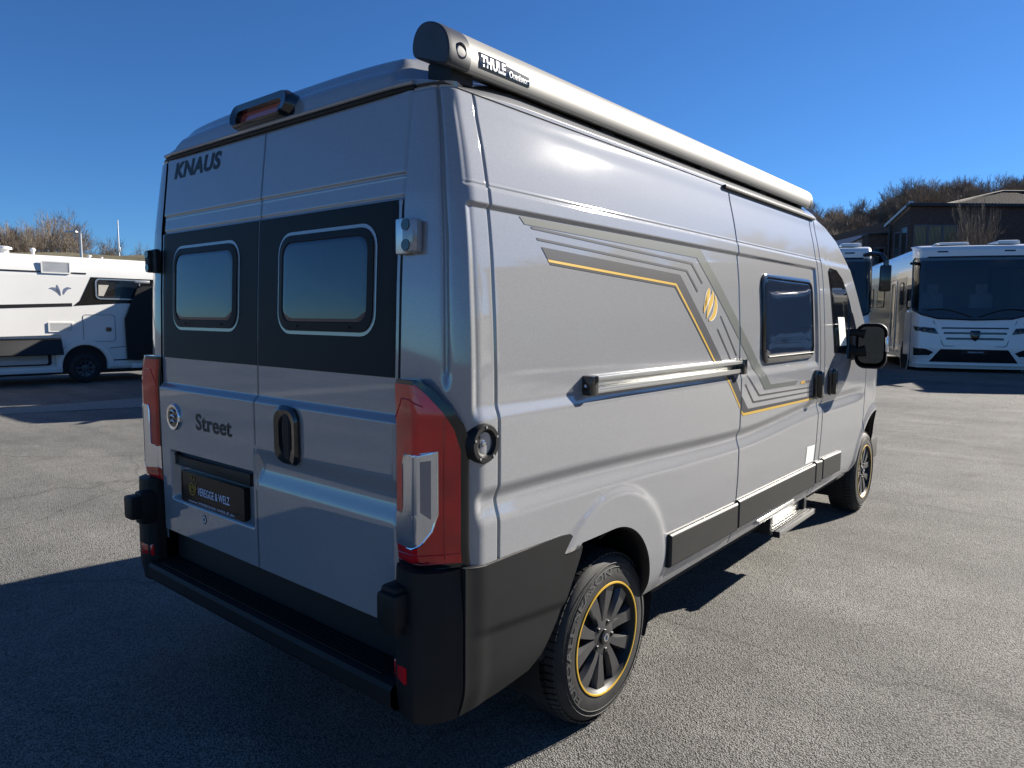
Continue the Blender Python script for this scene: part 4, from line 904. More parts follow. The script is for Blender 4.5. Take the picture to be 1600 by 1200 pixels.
    mb = MB(); mb.tube([surf_pt(SFm, a, b, .006) for a, b in [(-.62, 1.31), (-.47, .70), (-.44, .675), (.44, .675), (.47, .70), (.62, 1.31)]], .007, 5); mb.build('bonnet_gap', 'seam', t)
    for k, (z, wd, h) in enumerate(((1.105, .50, .035), (.975, .47, .05), (.835, .43, .055))):
        panel(SFm, [(-wd, z), (wd, z), (wd*.98, z+h), (-wd*.98, z+h)], .014, 'gloss', 'grille_slot', t, .004, 4, 20)
    mb = MB(); sh = [(-.065, 1.06), (.065, 1.06), (.075, 1.03), (.068, .93), (.045, .86), (.0, .80), (-.045, .86), (-.068, .93), (-.075, 1.03)]
    loft(mb, SFm, [(sh, .01), (sh, .035), ([(a*.85, .94+(b-.94)*.85) for a, b in sh], .045)], cap=True); e = mb.build('shield_emblem', 'gloss', t, True, 40)
    for sx in (-1, 1):
        hl = [(sx*.94, 1.17), (sx*.60, 1.12), (sx*.54, .97), (sx*.91, 1.05)]
        h = panel(SFm, hl, .008, 'gloss', 'headlight', t, .012, 10, 12)
        for k in range(3): mb = MB(); mb.lathe([(0, .001), (0, .034), (-.02, .04)], surf_pt(SFm, sx*(.66+.09*k), 1.045+.025*k, .02), 'y', 14); mb.build('lamp_eye', 'rim', h)
        fg = [(sx*.93, .63), (sx*.72, .60), (sx*.60, .52), (sx*.68, .42), (sx*.92, .38)]
        f = panel(SFm, fg, .006, 'gloss', 'fog_light_pocket', t, .012, 12, 12)
        mb = MB(); mb.tube([surf_pt(SFm, sx*(.92-.24*k/6), .40+.02*k/6, .02) for k in range(7)], .022, 6); mb.build('pocket_trim', 'mh_white', f)
        panel(SFm, [(sx*.42, 3.02), (sx*.58, 3.02), (sx*.58, 3.055), (sx*.42, 3.055)], .004, 'gloss', 'marker_slot', t, .004, 3, 4)
    panel(SFm, [(-.50, .60), (.50, .60), (.66, .28), (-.66, .28)], .006, 'gloss', 'air_intake', t, .014, 10, 20)
    mb = MB(); mb.tube([surf_pt(SFm, a, .225, .02) for a in np.linspace(-.9, .9, 30)], .028, 6); mb.build('bumper_lip', 'mh_white', t)
    pl = panel(SFm, [(-.20, .485), (.20, .485), (.20, .575), (-.20, .575)], .018, 'blk_out', 'number_plate', t, .008, 3, 6)
    text('plate_text', 'VEREGGE & WELZ', SFm, -.10, .520, .24, .032, .020, 'bluewhite', t, .01)
    # sides
    for sx in (-1, 1):
        S = plane_x(sx*HW, sx)
        panel(S, [(.62, .42), (1.30, .42), (1.30, 1.52), (.62, 1.52)], .008, 'mh_white', 'wing_panel', t)
        panel(S, [(1.32, 1.75), (1.32, 2.46), (7.6, 2.46), (7.6, 1.25), (2.6, 1.42)], .006, 'mh_grey', 'window_band', t, .006, 12, 20)
        cw = panel(S, [(.60, 1.70), (1.10, 1.58), (1.22, 1.70), (1.22, 2.36), (1.15, 2.42), (.66, 2.42), (.60, 2.36)], .010, 'mh_glass', 'cab_window', t, .01)
        panel(S, [(.70, 1.66), (1.02, 1.66), (1.02, 1.82), (.70, 1.82)], .013, 'curtain', 'window_blind', t, .004)
        for (a, b, c0, c1) in ((1.62, 2.05, 1.72, 2.34), (4.2, 5.3, 1.7, 2.34), (6.0, 7.0, 1.7, 2.34)):
            mb = MB(); o = rrect(a, b, c0, c1, .10); i = rrect(a+.03, b-.03, c0+.03, c1-.03, .08); loft(mb, S, [(o, 0), (o, .02), (i, .02)]); wf_ = mb.build('side_window', 'seam', t)
            panel(S, i, .017, 'mh_glass', 'pane', wf_, .003)
        if sx < 0:
            mb = MB(); o = rrect(2.45, 3.15, .50, 2.42, .06); i = rrect(2.52, 3.08, .57, 2.35, .05); loft(mb, S, [(o, 0), (o, .025), (i, .025), (i, .01)]); dr = mb.build('entrance_door', 'mh_white', t)
            panel(S, [(2.64, 1.1), (2.96, 1.1), (2.96, 2.25), (2.64, 2.25)], .022, 'mh_glass', 'door_window', dr, .01)
        mb = MB(); mb.tube([(sx*(HW+.004), 1.4, .62), (sx*(HW+.004), LEN-.2, .62)], .012, 5); mb.build('rubbing_strip', 'mh_white', t)
        simple_wheel(t, (sx*(HW-.06), 1.12, .36), sx); simple_wheel(t, (sx*(HW-.06), 6.1, .36), sx)
        mb = MB(); loft(mb, S, [(circ(1.12, .40, .50), .001), (circ(1.12, .40, .50), .012), (circ(1.12, .40, .43), .012)]); mb.build('wheel_arch_trim', 'mh_white', t)
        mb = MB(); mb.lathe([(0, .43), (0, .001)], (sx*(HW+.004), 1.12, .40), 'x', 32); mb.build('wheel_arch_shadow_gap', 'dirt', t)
        if bus_mirror:
            mb = MB(); mb.tube([(sx*1.08, .42, 2.98), (sx*1.22, .20, 3.0), (sx*1.40, -.02, 2.94), (sx*1.50, -.10, 2.78), (sx*1.51, -.10, 2.62)], [.05, .06, .065, .07, .06], 8); ma = mb.build('mirror_arm', 'gloss', t)
            mb = MB(); mb.box((sx*1.50, -.09, 2.36), (.26, .15, .66), .05); mb.build('mirror_housing', 'gloss', ma)
        else:
            mb = MB(); mb.tube([(sx*1.16, .62, 2.74), (sx*1.32, .40, 2.76), (sx*1.46, .18, 2.74)], [.03, .05, .035], 8); mb.build('camera_mirror', 'gloss', t)
    mb = MB(); mb.bx(-.62, .10, 1.3, 2.4, 3.25, 3.36, .05); mb.build('roof_hatch', 'mh_white', t)
    mb = MB(); mb.bx(.55, 1.05, .72, 1.6, 3.20, 3.33, .06); mb.build('roof_aerial', 'mh_white', t)
    mb = MB(); mb.lathe([(0, .06), (.05, .055), (.07, .02), (.07, .001)], (-.80, .72, 3.21), 'z', 14); mb.build('marker_lamp', 'white', t)
    return t
MRZ = R(22.0)
ax_ = Vector((math.cos(MRZ), math.sin(MRZ), 0)); ay_ = Vector((-math.sin(MRZ), math.cos(MRZ), 0)); p1 = Vector((.16, 19.30, 0))
front_motorhome('motorhome', 'white motorhome with grey side band and wide blue windscreen at the right edge', 'motorhome', 'motorhomes facing the lot', (p1.x, p1.y, .31), MRZ, False)
p2 = p1+ax_*-3.62+ay_*-.2
front_motorhome('motorhome', 'white motorhome with black hanging mirror, half hidden behind the van cab', 'motorhome', 'motorhomes facing the lot', (p2.x, p2.y, .30), MRZ, True)
for k, off in enumerate((3.5, 7.0)):
    p3 = p1+ax_*off+ay_*(-.5*k-.6); front_motorhome('motorhome', 'white motorhome further along the row, past the right edge of the picture', 'motorhome', 'motorhomes past the frame', (p3.x, p3.y, float(gz(p3.x, p3.y))-.03), MRZ, False)
for x, y in ((-13.85, 7.55), (-11.15, 7.55), (-8.45, 7.3)):
    front_motorhome('motorhome', 'white motorhome parked out of sight behind the silver van', 'motorhome', 'motorhomes behind the van', (x, y, 0), 0, False)

# long white motorhome on the left, seen side on
t = empty('motorhome', (-15.8, 4.97, 0), R(-4), 'long white motorhome with plant emblem and open locker, side-on at the left edge', 'motorhome')
Y0, Y1, HH = -5.6, 2.25, 2.93
sec = [(0, .30), (.0, 1.0), (0, 2.45), (-.02, 2.72), (-.07, 2.86), (-.18, HH), (-1.15, HH+.03), (-2.12, HH), (-2.23, 2.86), (-2.28, 2.72), (-2.30, 2.45), (-2.30, .30)]
V = []; F = []; m_ = len(sec)
for yq in (Y0, Y0+.02, -2, 0, Y1-.02, Y1):
    e = .02 if yq in (Y0, Y1) else 0
    for x, z in sec: V.append((x-e if x > -1 else x+e, yq, z-e*(z > 1)))
for i in range(5):
    for k in range(m_-1): F.append((i*m_+k, (i+1)*m_+k, (i+1)*m_+k+1, i*m_+k+1))
F.append(tuple(range(m_))[::-1]); F.append(tuple(range(5*m_, 6*m_)))
# wheel opening and locker are real recesses: side wall is built from panels in front of a dark core
core = mesh('core', [(v[0]-.06 if v[0] > -1 and v[2] < 2.4 else v[0], v[1], v[2]) for v in V], F, 'mh_white', t, True, 40)
SX = plane_x(0.0, 1)
panel(SX, [(Y0, 1.02), (-.45, 1.13), (Y1, 1.16), (Y1, 2.46), (Y0, 2.46)], 0, 'mh_white', 'side_wall', t, .07, 20, 30)
panel(SX, [(-.47, .94), (Y1, .94), (Y1, 1.16), (-.47, 1.13)], 0, 'mh_white', 'side_wall', t, .07, 6, 20)
def arch_panel(c0, c1, r, z0, z1, m, off, name):
    mb = MB(); V = []; F = []; n = 36
    A = [(r*math.cos(R(180-180*k/n)), .40+r*math.sin(R(180-180*k/n))) for k in range(n+1)]
    for (a, z) in A:
        V.append((off, a, z)); V.append((off, min(max(a*3, c0), c1), z1 if abs(a) < r*.82 else min(z1, z+(z1-z)*.6)))
    for k in range(n): F.append((2*k, 2*k+1, 2*k+3, 2*k+2))
    V2 = [(off, c0, z0), (off, -r, z0), (off, -r, .40), (off, c0, z1)]
    return mb.add(V, F)
mb = MB(); n = 36; V = []; F = []
for k in range(n+1):
    an = R(180-180*k/n); a, z = .47*math.cos(an), .42+.47*math.sin(an)
    V += [(0, a, z), (0, a, .945), (-.25, a, z)]
for k in range(n): F += [(3*k, 3*k+3, 3*k+4, 3*k+1), (3*k, 3*k+2, 3*k+5, 3*k+3)]
mb.add(V, F); mb.build('arch_panel', 'mh_white', t, True, 40)
panel(SX, [(.47, .36), (1.0, .36), (1.0, .95), (.47, .95)], 0, 'mh_white', 'lower_skirt', t, .07)
panel(SX, [(1.0, .30), (Y1, .30), (Y1, .95), (1.0, .95)], -.002, 'mh_white', 'lower_skirt', t, .07)
mb = MB(); loft(mb, SX, [([(.60*math.cos(R(a)), .42+.60*math.sin(R(a))) for a in range(-8, 189, 7)]+[(.48*math.cos(R(a)), .42+.48*math.sin(R(a))) for a in range(188, -9, -7)], .0), ([(.59*math.cos(R(a)), .42+.59*math.sin(R(a))) for a in range(-8, 189, 7)]+[(.49*math.cos(R(a)), .42+.49*math.sin(R(a))) for a in range(188, -9, -7)], .03)], cap=True); mb.build('wheel_arch_flare', 'mh_white', t, True, 40)
mb = MB(); mb.bx(-.35, -.05, -.46, .46, .25, .92); mb.build('wheel_well', 'dirt', t)
mb = MB(); mb.bx(-2.2, -.06, Y0+.1, Y1-.1, .22, .32); mb.build('underbody', 'dirt', t)
simple_wheel(t, (-.01, 0, .345), 1, .345)
# locker with its flap swung up
mb = MB(); mb.bx(-.9, -.062, Y0+.2, -.62, .36, 1.0); mb.build('locker_lining', 'dirt', t)
mb = MB(); mb.bx(-.055, .0, Y0, -.47, .27, .40, .015); mb.bx(-.055, .0, -.60, -.47, .40, .95, .015); mb.build('locker_sill', 'mh_white', t)
mb = MB(); o = rrect(-4.9, -.68, .44, .72, .06); i = rrect(-4.84, -.74, .47, .69, .05); loft(mb, SX, [(o, -.03), (o, -.015), (i, -.015), (i, -.055)]); mb.build('locker_seal', 'seam', t)
panel(SX, [(-4.84, .56), (-.74, .56), (-.74, .69), (-4.84, .69)], -.052, 'curtain', 'locker_shelf', t, .004)
panel(SX, [(-4.84, .47), (-.74, .47), (-.74, .56), (-4.84, .56)], -.050, 'galv', 'locker_floor', t, .004)
mb = MB(); mb.box((.10, -2.95, .85), (.05, 4.95, .36), .01, Matrix.Rotation(R(-25), 3, 'Y')); mb.build('locker_flap', 'blk_out', t)
panel(SX, [(Y0, .965), (-.47, .975), (-.47, 1.06), (Y0, 1.02)], .0, 'gloss', 'locker_gap', t, .02)
# stripes, windows, vents
panel(SX, [(Y0, 2.535), (.1, 2.535), (.1, 2.565), (Y0, 2.565)], .004, 'blk_out', 'trim_line', t, .01, 3, 20)
bb = [(.20, 2.475), (Y1, 2.475), (Y1, 1.88), (.85, 1.885), (-.08, 1.815), (-.20, 1.80), (-.16, 1.86), (-.06, 1.93)]
panel(SX, [(-.20, 1.795), (-.06, 1.92), (.19, 2.475), (Y1, 2.475), (Y1, 1.90), (.85, 1.875)], .004, 'gloss', 'window_band', t, .01, 24, 16)
panel(SX, [(Y0, 1.52), (-.22, 1.785), (-.22, 1.86), (Y0, 1.62)], .004, 'blk_out', 'dark_stripe', t, .01, 14, 10)
mb = MB(); o = rrect(.27, 1.26, 1.96, 2.45, .10); i = rrect(.30, 1.23, 1.99, 2.42, .08); loft(mb, SX, [(o, .004), (o, .022), (i, .022)]); sw = mb.build('side_window', 'alu', t)
panel(SX, i, .018, 'mh_glass', 'pane', sw, .004)
panel(SX, [(.33, 2.04), (.44, 2.04), (.56, 2.30), (.34, 2.30)], .0235, 'curtain', 'window_blind', t, .001)
for (a, b, c0, c1) in ((-.80, -.22, 2.52, 2.80), (-.72, -.22, 1.20, 1.42)):
    mb = MB(); o = rrect(a, b, c0, c1, .015); i = rrect(a+.03, b-.03, c0+.03, c1-.03, .01); loft(mb, SX, [(o, 0), (o, .022), (i, .022), (i, .008)]); v_ = mb.build('vent_grille', 'mh_white', t)
    panel(SX, i, .009, 'galv', 'vent_back', v_, .002)
    for k in range(9): zz = c0+.045+(c1-c0-.09)*k/8; mb = MB(); mb.bx(.009, .016, a+.035, b-.035, zz-.004, zz+.004); mb.build('vent_slat', 'mh_white', v_)
mb = MB(); o = rrect(-.02, .67, .965, 1.60, .07); i = rrect(-.01, .66, .975, 1.59, .065); loft(mb, SX, [(o, .001), (o, .006), (i, .006), (i, .002)]); ht = mb.build('hatch', 'wfrm', t)
panel(SX, rrect(.46, .58, 1.20, 1.30, .03), .012, 'gloss', 'hatch_latch', ht, .012)
for a0, a1 in ((-.47, -.40), (.52, .98)): panel(SX, [(a0, .80), (a1, .84), (a1, .852), (a0, .812)], .003, 'seam', 'skirt_line', t, .005, 2, 4)
panel(SX, [(.60, .50), (.99, .50), (.99, .53), (.60, .53)], .003, 'seam', 'skirt_line', t, .005, 2, 4)
for pts in ([(-.44, 2.02), (-.47, 2.10), (-.50, 2.18), (-.50, 2.27)], [(-.45, 2.05), (-.50, 2.14), (-.56, 2.21), (-.66, 2.18)], [(-.38, 2.05), (-.37, 2.14), (-.32, 2.23), (-.22, 2.19)]):
    P_ = [np.array(p) for p in pts]; A = []; B = []
    for k in range(13):
        q = k/12; c = (1-q)**3*P_[0]+3*q*(1-q)**2*P_[1]+3*q*q*(1-q)*P_[2]+q**3*P_[3]; d = 3*(1-q)**2*(P_[1]-P_[0])+6*q*(1-q)*(P_[2]-P_[1])+3*q*q*(P_[3]-P_[2]); d /= np.linalg.norm(d); w_ = .034*math.sin(math.pi*(.05+.9*q)); A.append(c+np.array([-d[1], d[0]])*w_); B.append(c-np.array([-d[1], d[0]])*w_)
    mb = MB(); strip(mb, SX, A, B, .004, 1); mb.build('plant_emblem', 'navy', t)
# open cab door, black inside
mb = MB(); pts = [(.88, .52), (1.02, .50), (2.0, .50), (2.0, 2.30), (1.18, 2.30), (1.0, 1.85), (.86, 1.50)]
V = [(.05, a, b) for a, b in pts]+[(.13, a, b) for a, b in pts]; n = len(pts)
mb.add(V, [tuple(range(n))[::-1], tuple(range(n, 2*n))]+[(k, (k+1) % n, n+(k+1) % n, n+k) for k in range(n)]); dr = mb.build('open_door', 'blk_out', t, False)
mb = MB(); mb.box((.16, 1.25, 2.40), (.10, .34, .07), .02); mb.build('door_mirror_arm', 'galv', dr)
mb = MB(); mb.bx(-.3, .02, 1.0, 2.2, .30, .42, .02); mb.build('door_sill', 'mh_white', t)
for y_, r_, h_ in ((-1.35, .16, .16), (-.80, .055, .16), (.35, .05, .08), (.62, .03, .05)):
    mb = MB(); mb.lathe([(-.02, r_*.6), (h_*.5, r_*.6), (h_*.55, r_), (h_*.85, r_*.95), (h_, r_*.5), (h_, .001)], (-.6, y_, HH+.02), 'z', 18); mb.build('roof_vent', 'mh_white', t)

# ------------------------------------------------------------------ building behind the motorhomes
def brick_mat():
    m = bpy.data.materials.new('dark_brick'); m.use_nodes = True; tt = m.node_tree; b = tt.nodes['Principled BSDF']
    tc = tt.nodes.new('ShaderNodeTexCoord'); mp = tt.nodes.new('ShaderNodeMapping'); mp.inputs['Rotation'].default_value = (R(90), 0, 0); tt.links.new(tc.outputs['Object'], mp.inputs[0])
    br = tt.nodes.new('ShaderNodeTexBrick'); br.inputs['Scale'].default_value = 3.2; br.inputs['Color1'].default_value = (.055, .04, .036, 1); br.inputs['Color2'].default_value = (.085, .06, .05, 1); br.inputs['Mortar'].default_value = (.035, .032, .03, 1); br.inputs['Mortar Size'].default_value = .015
    tt.links.new(mp.outputs[0], br.inputs['Vector']); tt.links.new(br.outputs[0], b.inputs['Base Color']); b.inputs['Roughness'].default_value = .85
    return m
M['brick'] = brick_mat()
BO = np.array([-6.25, 45.25]) if False else np.array([-5.95, 43.8]); BR = math.atan2(_r[1], _r[0])   # corner of the hall at its base, wall runs to the right
bz = float(gz(*BO))
hall = empty('hall_building', (BO[0], BO[1], bz), BR, 'dark brick hall with tiled hip roof behind the right motorhome', 'building'); T0 = 8.0-bz
mb = MB(); mb.add([(0, 0, 0), (26, 0, 0), (26, 2.2, 0), (0, 2.2, 0), (0, 0, T0), (26, 0, T0), (26, 2.2, T0-.85), (0, 2.2, T0-.85)], [(0, 1, 5, 4), (1, 2, 6, 5), (2, 3, 7, 6), (3, 0, 4, 7), (4, 5, 6, 7)]); mb.build('wall', 'brick', hall, False)
mb = MB(); mb.bx(1.2, 25.9, 2.2, 13, 0, T0-.2); mb.build('rear_wall', 'brick', hall, False)
mb = MB(); mb.bx(-.25, 26.2, -.30, .1, T0-.02, T0+.16, .02); mb.build('fascia', 'fascia', hall)
mb = MB(); mb.add([(-.25, -.3, T0+.1), (-.02, -.3, T0+.1), (-.02, 2.3, T0-.88), (-.25, 2.3, T0-.88), (-.25, -.3, T0+.24), (-.02, -.3, T0+.24), (-.02, 2.3, T0-.74), (-.25, 2.3, T0-.74)], [(0, 1, 5, 4), (1, 2, 6, 5), (2, 3, 7, 6), (3, 0, 4, 7), (4, 5, 6, 7), (0, 3, 2, 1)]); mb.build('verge_board', 'galv', hall, False)
for k in range(3):
    x0 = .22+.82*k; mb = MB(); S = lambda a, b: (np.asarray(a, float)+0*np.asarray(b, float), 0*np.asarray(a, float)+0*np.asarray(b, float), np.asarray(b, float)+0*np.asarray(a, float)); S.sgn = 1
    o = rrect(x0, x0+.80, T0-3.6, T0-1.02, .01); i = rrect(x0+.05, x0+.75, T0-3.55, T0-1.07, .005); loft(mb, S, [(o, 0), (o, .05), (i, .05), (i, .012)]); wn = mb.build('window', 'wfrm', hall)
    panel(S, i, .014, 'wglass', 'pane', wn, .005)
    for q in range(9): mb = MB(); mb.bx(x0+.08+.074*q, x0+.115+.074*q, -.032, -.026, T0-3.5, T0-1.1); mb.build('blind_slat', 'slat', wn)
for k in range(2):
    x0 = .15+.72*k; S = plane_x(0.0, -1); mb = MB(); o = rrect(x0, x0+.66, T0-3.6, T0-1.1-.2*k, .01); i = rrect(x0+.05, x0+.61, T0-3.55, T0-1.15-.2*k, .005); loft(mb, S, [(o, 0), (o, .05), (i, .05), (i, .012)]); wn = mb.build('window', 'wfrm', hall); panel(S, i, .014, 'wglass', 'pane', wn, .005)
mb = MB(); mb.tube([(-.12, 1.9, 0), (-.12, 1.9, T0-.8)], .07, 8); mb.build('downpipe', 'fascia', hall)
# hip roof with individual tile courses on the slope facing us
rx0, rx1, ry0, rz0, ap_x, ap_z = 2.4, 26, 1.0, T0+.12, 8.9, T0+1.75
mb = MB(); mb.add([(rx0, ry0, rz0), (rx1, ry0, rz0), (rx1, 12, rz0), (rx0, 12, rz0), (ap_x, 5.6, ap_z), (rx1-4, 5.6, ap_z)], [(0, 1, 5, 4), (1, 2, 5), (2, 3, 4, 5), (3, 0, 4)]); rf = mb.build('roof', 'tile', hall, False)
tile = None; NU = 0
sl = np.array([0, 5.6-ry0, ap_z-rz0]); slen = np.linalg.norm(sl); sl /= slen; nn_ = np.array([0, -sl[2], sl[1]])
tm = MB(); tm.tube([(0, 0, 0), (0, .34*sl[1], .34*sl[2])], [.075, .06], 6); tmesh = None
for r_ in range(13):
    d = .12+.345*r_
    for c_ in range(38):
        x = rx0+.10+.19*c_; lim = rx0+(ap_x-rx0)*(d/slen)
        if x < lim or NU > 298: continue
        p = np.array([x, ry0, rz0])+sl*d+nn_*.03
        if tmesh is None: o = tm.build('roof_tile', 'tile', rf); tmesh = o.data
        else: o = bpy.data.objects.new('roof_tile', tmesh); COL.objects.link(o); o.parent = rf
        o.location = p; NU += 1
mb = MB(); mb.tube([(rx0-.05, ry0-.05, rz0+.06), (ap_x, 5.6, ap_z+.07), (rx1-4, 5.6, ap_z+.07)], .13, 8); mb.build('ridge_cap', 'tile', rf)
ann = empty('brick_annex', (BO[0], BO[1], bz), BR, 'low brick annex with one window left of the hall', 'building')
mb = MB(); mb.bx(-1.15, -.03, 2.3, 3.0, 0, T0-1.35); mb.build('wall', 'brick', ann, False)
mb = MB(); mb.bx(-1.22, -.03, 2.22, 3.08, T0-1.35, T0-1.2, .02); mb.build('fascia', 'fascia', ann)
S2 = lambda a, b: (np.asarray(a, float)+0*np.asarray(b, float), 2.3+0*np.asarray(a, float)+0*np.asarray(b, float), np.asarray(b, float)+0*np.asarray(a, float)); S2.sgn = 1
mb = MB(); o = rrect(-.78, -.12, T0-3.1, T0-2.05, .01); i = rrect(-.72, -.18, T0-3.03, T0-2.12, .005); loft(mb, S2, [(o, 0), (o, .05), (i, .05), (i, .012)]); wn = mb.build('window', 'wfrm', ann); panel(S2, i, .014, 'mirror', 'pane', wn, .005)
wg = empty('rendered_house', (BO[0], BO[1], bz), BR, 'white rendered gable beyond the brick annex', 'building')
mb = MB(); mb.add([(-.6, 3.4, 0), (-5.5, 3.4, 0), (-5.5, 8, 0), (-.6, 8, 0), (-.6, 3.4, T0-1.2), (-5.5, 3.4, T0-3.6), (-5.5, 8, T0-3.6), (-.6, 8, T0-1.2)], [(1, 0, 4, 5), (0, 3, 7, 4), (3, 2, 6, 7), (2, 1, 5, 6)]); mb.build('wall', 'render', wg, False)
mb = MB(); mb.add([(-.5, 3.25, T0-1.15), (-5.7, 3.25, T0-3.70), (-5.7, 8.2, T0-3.70), (-.5, 8.2, T0-1.15), (-.5, 3.25, T0-1.07), (-5.7, 3.25, T0-3.62), (-5.7, 8.2, T0-3.62), (-.5, 8.2, T0-1.07)], [(0, 1, 5, 4), (1, 2, 6, 5), (2, 3, 7, 6), (3, 0, 4, 7), (4, 5, 6, 7), (0, 3, 2, 1)]); mb.build('roof', 'fascia', wg, False)
# workshop on the far side of the lot, seen in the van's reflections
wk = empty('workshop_building', (16.5, 38.5, float(gz(16.5, 38.5))), R(-24), 'long brick workshop beyond the row, past the right edge', 'building')
mb = MB(); mb.bx(-11, 14, 0, 9, -.5, 7.4); mb.build('wall', 'brick', wk, False)
mb = MB(); mb.bx(-11.3, 14.3, -.3, 9.3, 7.4, 7.75, .04); mb.build('roof', 'fascia', wk)
for k in range(6):
    S = lambda a, b: (np.asarray(a, float)+0*np.asarray(b, float), 0*np.asarray(a, float)+0*np.asarray(b, float), np.asarray(b, float)+0*np.asarray(a, float)); S.sgn = 1
    x0 = -10+4*k; mb = MB(); o = rrect(x0, x0+2.8, 1.0, 4.4, .02); i = rrect(x0+.1, x0+2.7, 1.1, 4.3, .01); loft(mb, S, [(o, 0), (o, .06), (i, .06), (i, .01)]); wn = mb.build('window', 'wfrm', wk); panel(S, i, .012, 'wglass', 'pane', wn, .005)

# ------------------------------------------------------------------ hills
def hill_h(az, r):   # az in degrees, about the camper
    left = 5.9*smst(44, 55, r)-2.6*smst(57, 72, r)+2*smst(100, 200, r)
    right = 13.6*smst(66, 150, r)+3*smst(150, 260, r)
    k = smst(112, 128, az); back = smst(-10, 20, az)*(1-smst(172, 186, az))
    h = (right*(1-k)+left*k)*back
    roll = .10*np.sin(az*.33+1.0)+.07*np.sin(az*.9)
    return h*(1+roll*(1-.75*k))+8*smst(300, 900, r)*back
azs = np.arange(-12, 189, 1.5); rs_ = np.array([44, 48, 52, 56, 60, 66, 72, 80, 88, 96, 106, 116, 128, 140, 152, 170, 200, 260, 360, 500, 900, 1400])
A_, R_ = np.meshgrid(azs, rs_, indexing='ij'); Hh = hill_h(A_, R_); Xh = R_*np.cos(np.radians(A_)); Yh = R_*np.sin(np.radians(A_))
base = gz(Xh, Yh); Vh = np.stack([Xh, Yh, np.maximum(Hh+.0, base*0)+np.where(Hh > .02, .03, -.25)+np.minimum(base, .9*base)], -1).reshape(-1, 3); nr = len(rs_)
tag(mesh('hill', Vh, [(i*nr+j, (i)*nr+j+1, (i+1)*nr+j+1, (i+1)*nr+j) for i in range(len(azs)-1) for j in range(nr-1)], 'grass'), kind='structure')
def hz(x, y):
    r = math.hypot(x, y); a = math.degrees(math.atan2(y, x)); return float(hill_h(a, r))+.9*float(gz(x, y))

# ------------------------------------------------------------------ bare trees
def bare_tree(seed, H, spread, twig, levels=6, first=.28, mb_crown=None):
    rg = random.Random(seed); seg_t = MB(); seg_c = MB()
    def grow(p, d, L, r, lv):
        n = 3; q = p; pts = [p.copy()]; rad = [r]
        for k in range(n):
            d = (d+Vector((rg.uniform(-1, 1), rg.uniform(-1, 1), rg.uniform(-.35, .75)))*.17).normalized(); q = q+d*(L/n); pts.append(q.copy()); rad.append(max(twig, r*(1-.42*(k+1)/n)))
        (seg_t if lv == 0 else seg_c).tube(pts, rad, 6 if lv < 2 else 3, False)
        if lv >= levels: return
        nb = rg.choice((2, 3, 3)) if lv else rg.choice((4, 5))
        for b in range(nb):
            f = rg.uniform(.45, 1) if lv else rg.uniform(first*1.6, 1.0); i = min(int(f*n), n-1); fr = f*n-i; bp_ = pts[i].lerp(pts[i+1], fr)
            a = rg.uniform(0, 2*math.pi); side = Vector((math.cos(a), math.sin(a), 0)); side = (side-d*side.dot(d)).normalized()
            nd = (d*rg.uniform(.75, 1.1)+side*rg.uniform(.45, .95)*spread+Vector((0, 0, .18))).normalized()
            grow(bp_, nd, L*rg.uniform(.62, .82), max(twig, rad[i]*rg.uniform(.5, .66)), lv+1)
        grow(q, (d+Vector((rg.uniform(-.2, .2), rg.uniform(-.2, .2), .1))).normalized(), L*.72, rad[-1], lv+1)
    grow(Vector((0, 0, -.3)), Vector((rg.uniform(-.05, .05), rg.uniform(-.05, .05), 1)).normalized(), H*.36, H*.018, 0)
    return seg_t, seg_c
PROTO = []
for k, (H, sp, tw, lv, mt) in enumerate(((9.5, .75, .010, 6, 'bark'), (10.5, .6, .010, 6, 'bark2'), (8.5, .95, .010, 6, 'bark2'), (7.0, .85, .012, 5, 'bark'), (10.0, .80, .012, 5, 'bark'), (10.5, .62, .012, 5, 'bark2'))):
    a, b = bare_tree(11+k*5, H, sp, tw, lv)
    me = []
    for q, nm in ((a, 'trunk'), (b, 'crown')):
        m_ = bpy.data.meshes.new(nm); m_.from_pydata([tuple(v) for v in q.V], [], q.F); m_.materials.append(M[mt]); me.append(m_)
    PROTO.append(me)
def tree(k, loc, rz, sc, label, group, name='bare_tree', scz=None):
    o = empty(name, loc, rz, label, 'tree', group); o.scale = (sc, sc, scz or sc)
    for me, nm in zip(PROTO[k], ('trunk', 'crown')):
        c = bpy.data.objects.new(nm, me); COL.objects.link(c); c.parent = o
    return o
def at(u, D):   # ground position on the sight line through column u at distance D
    d = _r*(u-800)/FPX+_f; d = d/np.hypot(d[0], d[1]); return CAM[0]+d[0]*D, CAM[1]+d[1]*D
for (u, D, k, sc) in ((-55, 84, 4, .66), (-20, 88, 5, .62), (6, 82, 4, .60), (20, 92, 5, .62), (36, 84, 5, .60), (52, 88, 5, .62), (66, 82, 4, .62), (82, 92, 4, .78), (98, 84, 4, .72), (112, 90, 4, .80), (128, 84, 4, .66), (142, 90, 4, .55), (172, 84, 4, .52), (190, 86, 4, .56), (212, 90, 5, .40), (236, 86, 4, .5)):
    x, y = at(u, D); tree(k, (x, y, hz(x, y)), rng.uniform(0, 6.28), sc*1.16, 'leafless tree on the grassy bank above the left motorhome', 'bare trees on the left bank')
LB = 'leafless tree in the wood covering the hill on the right'
cnt = 0
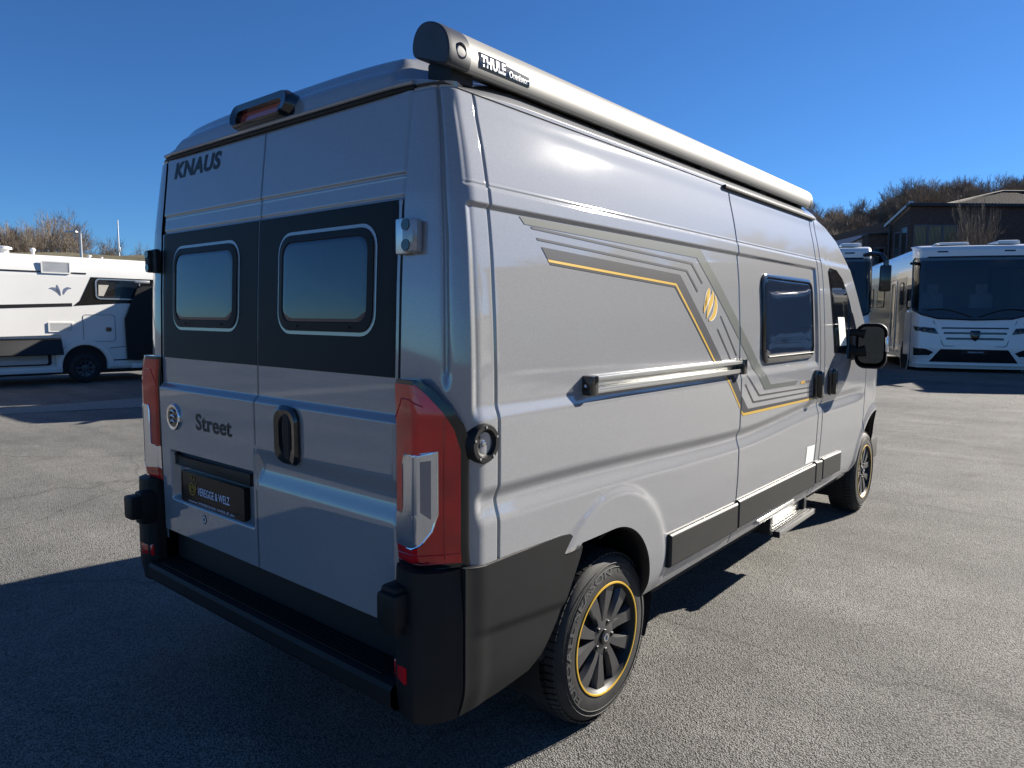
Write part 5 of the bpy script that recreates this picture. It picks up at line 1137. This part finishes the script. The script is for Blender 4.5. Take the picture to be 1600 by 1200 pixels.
for ring, (Dm, n) in enumerate(((86, 16), (95, 18), (104, 20), (114, 22), (124, 24), (134, 26), (143, 26), (151, 28))):
    for q in range(n):
        u = 1225+(1690-1225)*(q+rng.uniform(-.3, .3)+.5*(ring % 2))/n; D = Dm+rng.uniform(-5, 5); x, y = at(u, D)
        tree(rng.choice((0, 1, 2, 2)), (x, y, hz(x, y)), rng.uniform(0, 6.28), rng.uniform(.72, 1.0), LB, 'bare trees on the right hill'); cnt += 1
for q in range(60):   # the wood goes on past the frame
    a = rng.uniform(15, 90); r = rng.uniform(95, 150); x, y = r*math.cos(R(a)), r*math.sin(R(a))
    tree(rng.choice((0, 1, 2)), (x, y, hz(x, y)), rng.uniform(0, 6.28), rng.uniform(.8, 1.1), LB, 'bare trees on the right hill')
for (x, y, k) in ((12, 31, 1), (16, 29, 0), (20.5, 27, 2), (9, 33.5, 2)):
    tree(k, (x, y, float(gz(x, y))), x, .85, 'bare tree in front of the workshop past the right edge', 'bare trees by the workshop')
x, y = at(1513, 39.0); tree(3, (x, y, float(gz(x, y))), 1.2, .36, 'small bare tree standing in front of the dark brick hall', None, 'ornamental_tree', .92)

# ------------------------------------------------------------------ street lamp and mast on the left
x, y = at(137, 40); lp = empty('street_lamp', (x, y, 0), R(0), 'grey street lamp with flat head behind the left motorhome', 'street lamp')
mb = MB(); mb.tube([(0, 0, 0), (0, 0, 3), (0, 0, 5.45)], [.09, .075, .05], 10); mb.build('pole', 'galv', lp)
mb = MB(); dv = -_r; mb.tube([(0, 0, 5.43), (dv[0]*.25, dv[1]*.25, 5.50)], .035, 8); mb.build('bracket', 'galv', lp)
mb = MB(); mb.box((dv[0]*.42, dv[1]*.42, 5.53), (.55, .20, .10), .03, Matrix.Rotation(BR, 3, 'Z')); mb.build('lamp_head', 'galv', lp)
x, y = at(195, 62); ms = empty('mast', (x, y, hz(x, y)), 0, 'thin pale mast on the bank near the van', 'mast')
mb = MB(); mb.tube([(0, 0, -.2), (0, 0, 3.1)], [.07, .04], 8); mb.build('pole', 'galv', ms)
mb = MB(); mb.box((0, 0, .9), (.25, .2, .35), .02); mb.build('cabinet', 'galv', ms)
